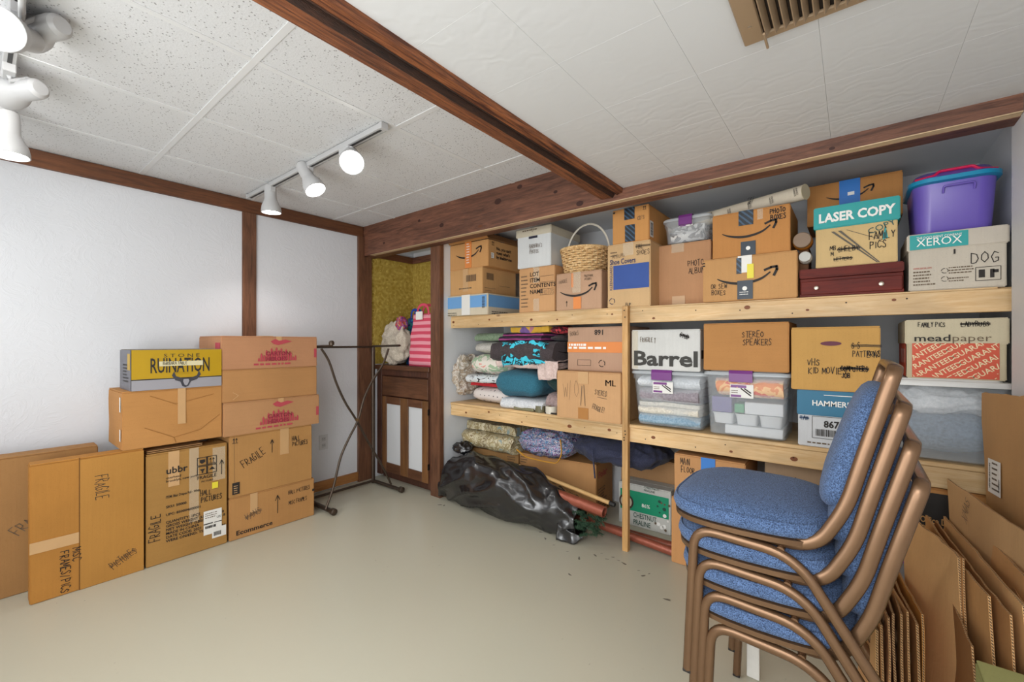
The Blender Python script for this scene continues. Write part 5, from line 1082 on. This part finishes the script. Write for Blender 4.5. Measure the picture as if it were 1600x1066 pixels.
# bags on the cabinet
Zc = 1.046
CANV = m_fabric('natural_canvas', 'B9AC98', 'E0D6C6', 120, .3)
soft('cloth_bag', 'slumped off-white cloth bag on the cabinet countertop', 'bag', -3.458, -3.12, 2.345, 2.52, Zc, Zc+.41, CANV, e1=3, e2=2.6, amp=.05, nscale=9, seed=41, ridge=True, nu=72, nv=48, shape=lambda x, y, z: (x*(1-.25*max(0, z)), y*(1-.35*max(0, z)), z))
cbag = bpy.data.objects['cloth_bag']
soft('scarf', None, None, -3.25, -3.15, 2.37, 2.47, Zc+.31, Zc+.44, m_pattern('bright_scarf', ['6A3A90', 'C85A3A', '8A4AA0', 'D8B040'], 18, 'noise', 2), parent=cbag, e1=2.4, e2=2, amp=.03, nscale=16, ridge=True, seed=5)
def tote(name, label, x0, x1, y0, y1, h, mat, hm, strap=True):
    t = thing(name, label, 'bag', ((x0+x1)/2, (y0+y1)/2, Zc)); wx, wy = x1-x0, y1-y0
    vs = []; fs = []; n = 10; R_ = []
    for k in range(n+1):
        v = k/n; rr = rrect(wx*(1-.12*v), wy*(1-.55*v), min(.03, wy*(1-.55*v)*.4), 8); z = h*v
        for x, y in rr: p = Vector((x, y, z)); e = .012*nz(p, 14, 3); vs.append((x+e, y+e*1.5, z+(.008*nz(p, 10, 9) if k == n else 0)))
    N = 32
    for k in range(n):
        for j in range(N): fs.append((k*N+j, k*N+(j+1) % N, (k+1)*N+(j+1) % N, (k+1)*N+j))
    fs.append(tuple(range(N))[::-1]); o = link('bag_body', mesh_from(vs, fs), mat, t, True); md = o.modifiers.new('s', 'SOLIDIFY'); md.thickness = .003
    if strap:
        for s in (-1, 1): sweep('strap', fillet([(-wx*.25, s*wy*.2, h-.04), (-wx*.2, s*wy*.2, h+.08), (wx*.2, s*wy*.2, h+.08), (wx*.25, s*wy*.2, h-.04)], .06), .003, .012, hm, t, side=(0, 1, 0), k=8)
    return t
BT = m_pattern('blue_teal_bag_print', ['1E3C8C', '2A9AA8', '1E4EA8', '3AB8B0'], 8, 'noise', 1, .4)
tote('shopping_bag', 'blue and teal shopping bag between the white and pink bags', -3.31, -3.09, 2.54, 2.64, .43, BT, mplain('royal_blue', '1E48B0', .5))
PK = m_pattern('pink_stripe_bag', ['D84A64', 'F0A0AC'], 5.5, 'Z', .6, .7)
t = tote('shopping_bag', 'pink and coral striped shopping bag at the right of the countertop', -3.055, -2.74, 2.37, 2.52, .45, PK, mplain('coral_strap', 'D84A64', .7))
o = box('paper', -.06, .02, -.06, -.045, .40, .47, WHITEI, t, .002)

# ================================================================== FOLDING RACK
rk = thing('folding_rack', 'dark steel garment rack frame with crossed rods by the corner post', 'rack', (-3.0, 1.85, 0))
def rp(p): return Vector(p)-Vector((-3.0, 1.85, 0))
def rsw(name, pts, r, rad=.0, **k): return sweep(name, fillet([rp(p) for p in pts], rad), r, r*.75, DARKM, rk, k=10, **k)
Yl, Yr, Xb, Xf, Zt_ = 1.625, 2.222, -3.34, -2.965, 1.212
rsw('rear_post', [(Xb, Yr, .002), (Xb, Yr, Zt_)], .017); rsw('rear_post', [(Xb, Yl, .29), (Xb, Yl, Zt_)], .017)
rsw('top_rail', [(Xb, Yl, Zt_), (Xb, Yr, Zt_)], .012, side=(1, 0, 0)); rsw('bottom_rail', [(Xb, Yl, .02), (Xb, Yr, .02)], .013, side=(1, 0, 0))
for y in (Yl, Yr):
    rsw('end_bar', [(Xb, y, Zt_+.004), (Xf, y, Zt_+.012)], .013); rsw('foot_bar', [(Xb, y, .02), (Xf+.01, y, .022)], .019)
    lathe('foot_cap', [(0, 0), (.024, 0), (.024, .03), (.012, .038), (0, .038)], DARKM, rk, 18, Matrix.Translation(rp((Xf+.01, y, .025))) @ Matrix.Rotation(PI/2, 4, 'Y'))
lathe('knob', [(0, 0), (.018, 0), (.02, .02), (.012, .032), (0, .034)], DARKM, rk, 14, Matrix.Translation(rp((Xf, Yl, Zt_+.018))))
def pxrod(pts):
    q = [rp(onX(a, b, -3.0)) for a, b in pts]; out = []
    for k in range(len(q)-1):
        g = [q[max(k-1, 0)], q[k], q[k+1], q[min(k+2, len(q)-1)]]
        for m in range(6):
            f = m/6; out.append(0.5*(2*g[1]+(g[2]-g[0])*f+(2*g[0]-5*g[1]+4*g[2]-g[3])*f*f+(3*g[1]-g[0]-3*g[2]+g[3])*f**3))
    return out+[q[-1]]
sweep('cross_rod', pxrod([(502, 545), (514, 565), (526, 600), (540, 630), (557, 657), (576, 692), (598, 730), (611, 757)]), .0085, .0085, DARKM, rk)
sweep('cross_rod', [p+Vector((.018, 0, 0)) for p in pxrod([(605, 545), (596, 570), (580, 595), (567, 622), (557, 657), (543, 685), (530, 715), (519, 760), (507, 795)])], .0085, .0085, DARKM, rk)
lathe('pivot_bolt', [(0, 0), (.012, 0), (.012, .02), (0, .024)], mplain('brass', '8A7050', .4, .8), rk, 12, Matrix.Translation(rp(onX(557, 656, -2.975))) @ Matrix.Rotation(PI/2, 4, 'Y'))

# ================================================================== TRACK LIGHTS
GLOW = m_emit('lamp_glow', (1, .98, .94), 14.0)
def aim(pos, d): return Matrix.Translation(pos) @ Vector(d).to_track_quat('Z', 'Y').to_matrix().to_4x4()
def head(track, label, mx, my, back, d, L, rm, power, grp, on=True):
    t = thing('spotlight', label, 'spotlight', (mx, my, HC-.03), 0, grp); o0 = Vector((mx, my, HC-.03)); B = Vector(back)-o0; d = Vector(d).normalized()
    box('adapter', -.045, .045, -.017, .017, -.03, .002, HEADW, t, .003)
    sweep('stem', [(0, 0, -.028), (0, 0, -.05), tuple(B+d*L*.35+Vector((0, 0, .045)))], .007, .007, HEADW, t, k=8)
    sweep('yoke', fillet([tuple(B+d*L*.35+Vector((0, 0, .045))), tuple(B+d*L*.35+Vector((0.0, 0, .03)))], 0), .012, .012, HEADW, t, k=8)
    M = aim(B, d)
    lathe('shade', [(0, 0), (.024, .001), (.034, .012), (.036, .03), (.036, L*.52), (.040, L*.58), (rm*.93, L*.78), (rm, L*.92), (rm, L), (rm-.004, L), (rm-.006, L*.8), (.034, L*.6)], HEADW, t, 32, M, 30)
    lathe('bulb', [(0, L-.012), (rm*.6, L-.013), (rm*.9, L-.018), (rm*.92, L-.03), (0, L-.03)], GLOW if on else LABEL, t, 28, M)
    if on:
        l = bpy.data.lights.new('bulb_light', 'SPOT'); l.energy = power*.5; l.spot_size = 1.9; l.spot_blend = .6; l.shadow_soft_size = .05; l.color = (1, .985, .96)
        lo = bpy.data.objects.new('bulb_light', l); COL.objects.link(lo); lo.parent = t; p = B+d*(L+.01); lo.location = p; lo.rotation_euler = d.to_track_quat('-Z', 'Y').to_euler()
def track(label, x0, x1, y, px0):
    t = thing('light_track', label, 'track', ((x0+x1)/2, y, HC-.03)); h = (x1-x0)/2
    box('rail', -h, h, -.017, .017, 0, .027, HEADW, t, .002); box('rail_slot', -h+.01, h-.01, -.006, .006, -.0015, .0005, mplain('track_slot', '3A3A3A', .6), t)
    box('end_cap', h, h+.02, -.02, .02, -.004, .027, HEADW, t, .002); box('end_cap', -h-.02, -h, -.02, .02, -.004, .027, HEADW, t, .002)
track('white ceiling light track with three spotlights near the beam', -3.33, -1.76, 1.22, 0)
track('white ceiling light track at the left edge of the picture', -3.25, -1.45, .085, 0)
def dimg(r, u, f): return Vector((r*Rt[0]+f*Fw[0], r*Rt[1]+f*Fw[1], u))
ga2 = 'spotlights on the far track'; gb2 = 'spotlights on the near track'
def P(px, py, D): r_ = ray(px, py); return Vector((r_[0]*D, r_[1]*D, CAMZ+r_[2]*D))
head(0, 'bell spotlight pointing straight down, farthest left on the far track', -3.0, 1.22, P(422, 288, 2.82), dimg(.02, -1, .05), .185, .060, 22, ga2)
head(0, 'tilted lit spotlight in the middle of the far track', -2.50, 1.22, P(470, 256, 2.50), dimg(.52, -.86, -.15), .195, .060, 26, ga2)
head(0, 'brightest lit spotlight turned to the camera at the right of the far track', -2.08, 1.22, P(549, 238, 2.26), dimg(.28, -.58, -.72), .19, .060, 26, ga2)
_d = dimg(.38, -.38, -.84).normalized(); head(0, 'glaring lit spotlight turned to the camera at the left picture edge', -1.80, .085, P(-2, 44, 1.22)-_d*.17, _d, .17, .058, 9, gb2)
head(0, 'spotlight seen from behind, pointing away at the top left', -2.0, .085, P(98, 40, 1.36), dimg(-1, .05, .25), .17, .058, 3, gb2)
head(0, 'spotlight pointing left below the track box at the left picture edge', -2.45, .085, P(64, 138, 1.62), dimg(-1, .0, .2), .18, .058, 3, gb2)
head(0, 'bell spotlight pointing down, lowest at the left picture edge', -2.90, .085, P(12, 172, 1.86), dimg(0.05, -1, 0), .20, .062, 10, gb2)

# ================================================================== VENT
vx0, vx1, vy0, vy1 = -.238, .16, .80, 1.357
vt = thing('ceiling_vent', 'beige metal ceiling air vent with long louvres', 'vent', ((vx0+vx1)/2, (vy0+vy1)/2, HR)); BGE = mplain('beige_enamel', '9C8468', .4)
hx, hy = (vx1-vx0)/2+.12, (vy1-vy0)/2
hx = .26; vt.location.x = vx0+hx
box('backing', -hx+.01, hx-.01, -hy+.01, hy-.01, -.003, -.001, mplain('vent_dark', '2A211A', .8), vt)
for a_ in ((-hx, -hx+.05, -hy, hy), (hx-.05, hx, -hy, hy)): box('vent_frame', *a_, -.012, -.0032, BGE, vt, .003)
for a_ in ((-hx+.0505, hx-.0505, -hy, -hy+.028), (-hx+.0505, hx-.0505, hy-.028, hy)): box('vent_frame', *a_, -.012, -.0032, BGE, vt, .003)
for k in range(20):
    x = -hx+.062+k*(2*hx-.12)/19; me = boxmesh(-.0016, .0016, -hy+.03, hy-.03, -.010, .010); o = link('louvre', me, BGE, vt); o.location = (x, 0, -.0145); o.rotation_euler = (0, .5, 0)
box('divider', -.007, .007, -hy+.029, hy-.029, -.020, -.013, BGE, vt, .001)
box('damper_lever', -hx+.052, -hx+.058, hy-.06, hy+.01, -.034, -.028, BGE, vt, .001)
for y in (hy-.08,): lathe('screw', [(0, -.0145), (.005, -.0135), (.005, -.012)], mplain('steel_screw', 'C0B8A8', .3, .9), vt, 10, Matrix.Translation((-hx+.025, y, 0)))

# ================================================================== CHAIRS
def make_chair(name, label):
    # local origin: below near side; x = rearward, y from near side to far side
    t = thing(name, label, 'chair', (0, 1.33, 0), 0, 'stacked blue banquet chairs')
    WY = .45; zr = .702
    for y in (0, WY):
        pts = [(-.386, y, .272), (-.366, y, zr), (-.115, y, zr-.012), (.045, y, .44), (.142, y, .272)]
        sweep('leg_frame', fillet(pts, [0, .062, .075, 0, 0], 8), .0115, .0135, BRONZE, t, side=(0, 1, 0), k=12, exp=2.6)
        for p in (pts[0], pts[-1]): pass
        box('foot_glide', pts[0][0]-.012, pts[0][0]+.012, y-.011, y+.011, .266, .276, BLACKM, t, .002)
    by = .026
    yb0, yb1 = by, WY-by
    pts = [(-.22, yb0, zr+.012), (-.075, yb0, zr+.012), (-.012, yb0, .835), (.022, yb0, .97), (.062, yb0, 1.12), (.080, yb0, 1.186), (.080, yb1, 1.186), (.062, yb1, 1.12), (.022, yb1, .97), (-.012, yb1, .835), (-.075, yb1, zr+.012), (-.22, yb1, zr+.012)]
    sweep('back_frame', fillet(pts, [0, .06, .05, .05, .03, .062, .062, .03, .05, .05, .06, 0], 8), .0105, .0165, BRONZE, t, side=(0, 1, 0), k=12, exp=2.8)
    # seat pan and cushion
    cx, cy = -.245, WY/2; sx, sy = .215, .238
    def ring(s, z, n=48, e=3.6):
        out = []
        for k in range(n):
            a = 2*PI*k/n; c, d = math.cos(a), math.sin(a); x = math.copysign(abs(c)**(2/e), c); y = math.copysign(abs(d)**(2/e), d)
            wf = 1.0-.05*(x > 0)*x
            out.append((cx+x*(sx-s), cy+y*(sy-s)*wf))
        return out, z
    loft('seat_pan', [ring(.018, zr+.010), ring(.004, zr+.012), ring(.003, zr+.026), ring(.012, zr+.028)], BRONZE, t)
    z0 = zr+.0285
    R_ = [ring(.012, z0), ring(.002, z0+.006), ring(-.003, z0+.020), ring(0, z0+.034), ring(.004, z0+.038), ring(.008, z0+.0385), ring(.016, z0+.046), ring(.04, z0+.056), ring(.09, z0+.064), ring(.16, z0+.067)]
    loft('seat', R_, FAB, t, ang=80)
    vs, fs = sweep_geo([(x, y, z0+.0385) for x, y in ring(.005, 0)[0]+[ring(.005, 0)[0][0]]], .0028, .0028, (0, 0, 1), 6); link('piping', mesh_from(vs, fs), FAB, t, True)
    # back cushion
    up_ = Vector((.118, 0, .37)).normalized(); nrm = Vector((-up_.z, 0, up_.x)); c0 = Vector((.008, WY/2, .965)); vs = []; fs = []; nu, nv = 44, 22
    prof = [(.0, -.022, 1.0), (.0, -.012, 1.0), (.0, .012, 1.0), (.006, .026, 1.0), (.020, .036, 1.0), (.045, .043, 1), (.08, .047, 1), (.14, .049, 1)]
    n = 44
    for s, off, _ in prof:
        for k in range(n):
            a = 2*PI*k/n; c, d = math.cos(a), math.sin(a); e = 3.6; x = math.copysign(abs(c)**(2/e), c); y = math.copysign(abs(d)**(2/e), d)
            p = c0+Vector((0, 1, 0))*x*(.186-s)+up_*y*(.178-s)+nrm*off; vs.append(p)
    for i in range(len(prof)-1):
        for j in range(n): fs.append((i*n+j, i*n+(j+1) % n, (i+1)*n+(j+1) % n, (i+1)*n+j))
    fs.append(tuple(range(n))[::-1]); fs.append(tuple(range((len(prof)-1)*n, len(prof)*n)))
    bm = bmesh.new(); me = mesh_from(vs, fs); bm.from_mesh(me); link('backrest', bm_mesh(bm), FAB, t, True, 80)
    sweep('stretcher', [(-.15, .0, zr-.006), (-.15, WY, zr-.006)], .010, .010, BRONZE, t, side=(0, 0, 1))
    return t
c0 = make_chair('banquet_chair', 'blue upholstered bronze-framed chair, topmost of the stack')
labs = ['blue upholstered bronze-framed chair, second from the top of the stack', 'blue upholstered bronze-framed chair, third from the top of the stack', 'blue upholstered bronze-framed chair, lowest of the stack on the floor']
for k, lab in enumerate(labs):
    r_ = c0.copy(); COL.objects.link(r_); r_.location = (.0155*(k+1), 1.33, -.0885*(k+1)); r_['label'] = lab
    for chd in list(c0.children):
        q = chd.copy(); COL.objects.link(q); q.parent = r_
o = box('white_stake', -.31, -.268, 1.80, 1.822, .001, .40, mplain('chipped_white_paint', 'D6D3CC', .6, var=.08, scale=30), None, .002); tag(o, 'narrow chipped white wooden stake standing behind the chair stack', 'stake')

# ================================================================== FLATTENED CARDBOARD SHEETS
def sheet(label, A, B, tilt, th=.004, col='B98A58', zb=.003, grp='flattened cardboard sheets by the right wall', bow=.0, torn=.0, rnd=0):
    """A far top corner, B near top corner; the sides run down to the floor leaning back by tilt"""
    A = Vector(A); B = Vector(B); dn = Vector((tilt[0], -math.sin(tilt[1]), -math.cos(tilt[1])))
    A2 = A+dn*((A.z-zb)/math.cos(tilt[1])); B2 = B+dn*((B.z-zb)/math.cos(tilt[1]))
    nrm = (B-A).cross(dn).normalized(); nrm = nrm if nrm.x < 0 else -nrm
    nu, nv = 14, 10; r = random.Random(rnd); grid = []
    for i in range(nu+1):
        for j in range(nv+1):
            u, v = i/nu, j/nv; p = (A*(1-u)+B*u)*(1-v)+(A2*(1-u)+B2*u)*v
            p = p+nrm*(bow*math.sin(PI*u)*(1-v*.5)+.004*nz(p, 6, rnd))
            if j == 0: p.z += -torn*abs(nz(p, 35, rnd))*.8+.002*r.uniform(-1, 1)
            if p.x > XR-.012: p.x = XR-.012
            p.z = max(p.z, zb); grid.append(p)
    root = thing('cardboard_sheet', label, 'cardboard', (A2+B2)/2, 0, grp); o0 = (A2+B2)/2
    def slab(name, off0, off1, mat, wav=False):
        vs = []; fs = []; N = len(grid)
        for o_ in (off0, off1): vs += [p-o0+nrm*o_ for p in grid]
        W2 = nv+1
        for i in range(nu):
            for j in range(nv):
                a = i*W2+j; fs += [(a, a+W2, a+W2+1, a+1), (N+a, N+a+1, N+a+W2+1, N+a+W2)]
        for i in range(nu):
            for j in (0, nv): a = i*W2+j; f = (a, N+a, N+a+W2, a+W2); fs.append(f if j == 0 else f[::-1])
        for j in range(nv):
            for i in (0, nu): a = i*W2+j; f = (a, a+1, N+a+1, N+a); fs.append(f if i == 0 else f[::-1])
        return link(name, mesh_from(vs, fs), mat, root, True, 40)
    kd = kraft(col); slab('liner', -th/2, -th/2+.0009, kd); slab('liner', th/2-.0009, th/2, kd); slab('fluting', -th/2+.0009, th/2-.0009, FLUT)
    return root, A-o0, B-o0, dn, nrm
def m_flute():
    t = NT('corrugated_fluting'); wv = t.n('ShaderNodeTexWave', Scale=70.0, Distortion=.4); wv.bands_direction = 'DIAGONAL'; t.l(t.coord((1, 1, 1)), wv.inputs['Vector'])
    t.l(t.ramp(wv.outputs['Fac'], [(.2, '3A2616'), (.6, 'C8A070')]), t.b.inputs['Base Color']); t.b.inputs['Roughness'].default_value = .9; t.bump(wv.outputs['Fac'], .5, .003); return t.m
FLUT = m_flute()
def S2(px, py, y): return onY(px, py, y)
# tall ones against the wall
rt = sheet('tallest flattened carton against the right wall with a white shipping label', S2(1535, 613, 2.36), S2(1640, 622, 1.85), (.02, .05), .005, 'BE9260', rnd=1, torn=.01)
Fs = Face(rt[0], rt[1]+rt[3]*.28, (rt[2]-rt[1]).normalized(), (0, 0, 1), rt[4], .4, .3, .006)
rect(Fs, .14, -.25, .42, .15, LABEL, 'shipping_label', n=.002); barcode(Fs, .17, -.2, .03, .3, n=.003, vert=True); scribble(Fs, .24, .1, .16, 6, .06, INKG, n=.003); barcode(Fs, .38, -.2, .03, .15, n=.003, vert=True, seed=5)
rt = sheet('light brown flattened carton with scrawled writing, in front of the tallest sheet', S2(1482, 749, 2.33), S2(1612, 838, 1.75), (.01, .22), .005, 'C9A070', rnd=2, torn=.01)
Fs = Face(rt[0], rt[1], (rt[2]-rt[1]).normalized(), -rt[3], rt[4], .5, .5, .006); hand(Fs, 'XMAS', .35, -.22, .08, INKG, 1.2, .003)
def lt(h): return '%02X%02X%02X' % tuple(min(255, int(int(h[i:i+2], 16)*1.12+6)) for i in (0, 2, 4))
spec = [ # far top, near top, Yfar, Ynear, tilt, colour, label
 ((1524, 775), (1616, 860), 2.28, 1.72, .25, 'A87A4A', 'second sheet behind the scrawled light brown one'),
 ((1500, 800), (1608, 905), 2.26, 1.70, .27, 'B58654', 'sheet leaning just left of the darker wall sheet'),
 ((1476, 806), (1600, 945), 2.30, 1.62, .28, 'BE9260', 'wide sheet with a light cut top edge right of centre'),
 ((1462, 812), (1580, 960), 2.28, 1.60, .29, '9C6E42', 'dark brown sheet right of the large centre panel'),
 ((1447, 803), (1545, 930), 2.30, 1.66, .30, 'AD7F4E', 'narrow sheet directly behind the large centre panel'),
 ((1412, 800), (1498, 868), 2.18, 1.80, .30, 'C39866', 'large centre panel facing the chairs, with thick double edge'),
 ((1420, 806), (1504, 872), 2.20, 1.79, .30, 'A27446', 'sheet doubled up against the large centre panel'),
 ((1393, 875), (1440, 960), 2.22, 1.78, .30, 'C0853F', 'orange-brown rounded sheet left of the centre panel'),
 ((1384, 870), (1432, 975), 2.20, 1.74, .31, '8E6238', 'brown sheet behind the orange-brown rounded one'),
 ((1376, 865), (1418, 955), 2.22, 1.76, .31, 'B98A58', 'sheet with a frayed white edge in the left bunch'),
 ((1370, 870), (1408, 960), 2.20, 1.74, .31, '9E7044', 'fifth sheet from the left in the left bunch'),
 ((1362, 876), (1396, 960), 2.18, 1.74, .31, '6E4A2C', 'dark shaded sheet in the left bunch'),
 ((1354, 885), (1388, 965), 2.16, 1.72, .31, 'B4845A', 'third sheet from the left in the left bunch'),
 ((1348, 892), (1378, 975), 2.14, 1.72, .31, 'A87A4C', 'second sheet from the left in the left bunch'),
 ((1341, 905), (1370, 985), 2.12, 1.72, .31, 'C29766', 'leftmost sheet, closest to the chair legs'),
 ((1452, 880), (1520, 1010), 2.05, 1.60, .29, '8A5E36', 'short dark sheet standing before the centre panel'),
 ((1545, 860), (1625, 980), 2.0, 1.60, .26, 'B88C5C', 'short sheet standing in front at the right edge'),
]
for k, (a, c, ya, yc, ti, col, lab) in enumerate(spec):
    sheet('flattened cardboard, '+lab, S2(*a, ya), S2(*c, yc), (.004*(k % 3), ti), .0048+.001*(k % 3), lt(col), rnd=10+k, torn=.012, bow=.004*((k % 5)-2))
b = carton('pale yellow-green carton corner at the bottom right in front of the sheets', .235, .40, 1.33, .20, .001, .47, col='A8A468')
print('TOTAL OBJECTS', len(bpy.data.objects))
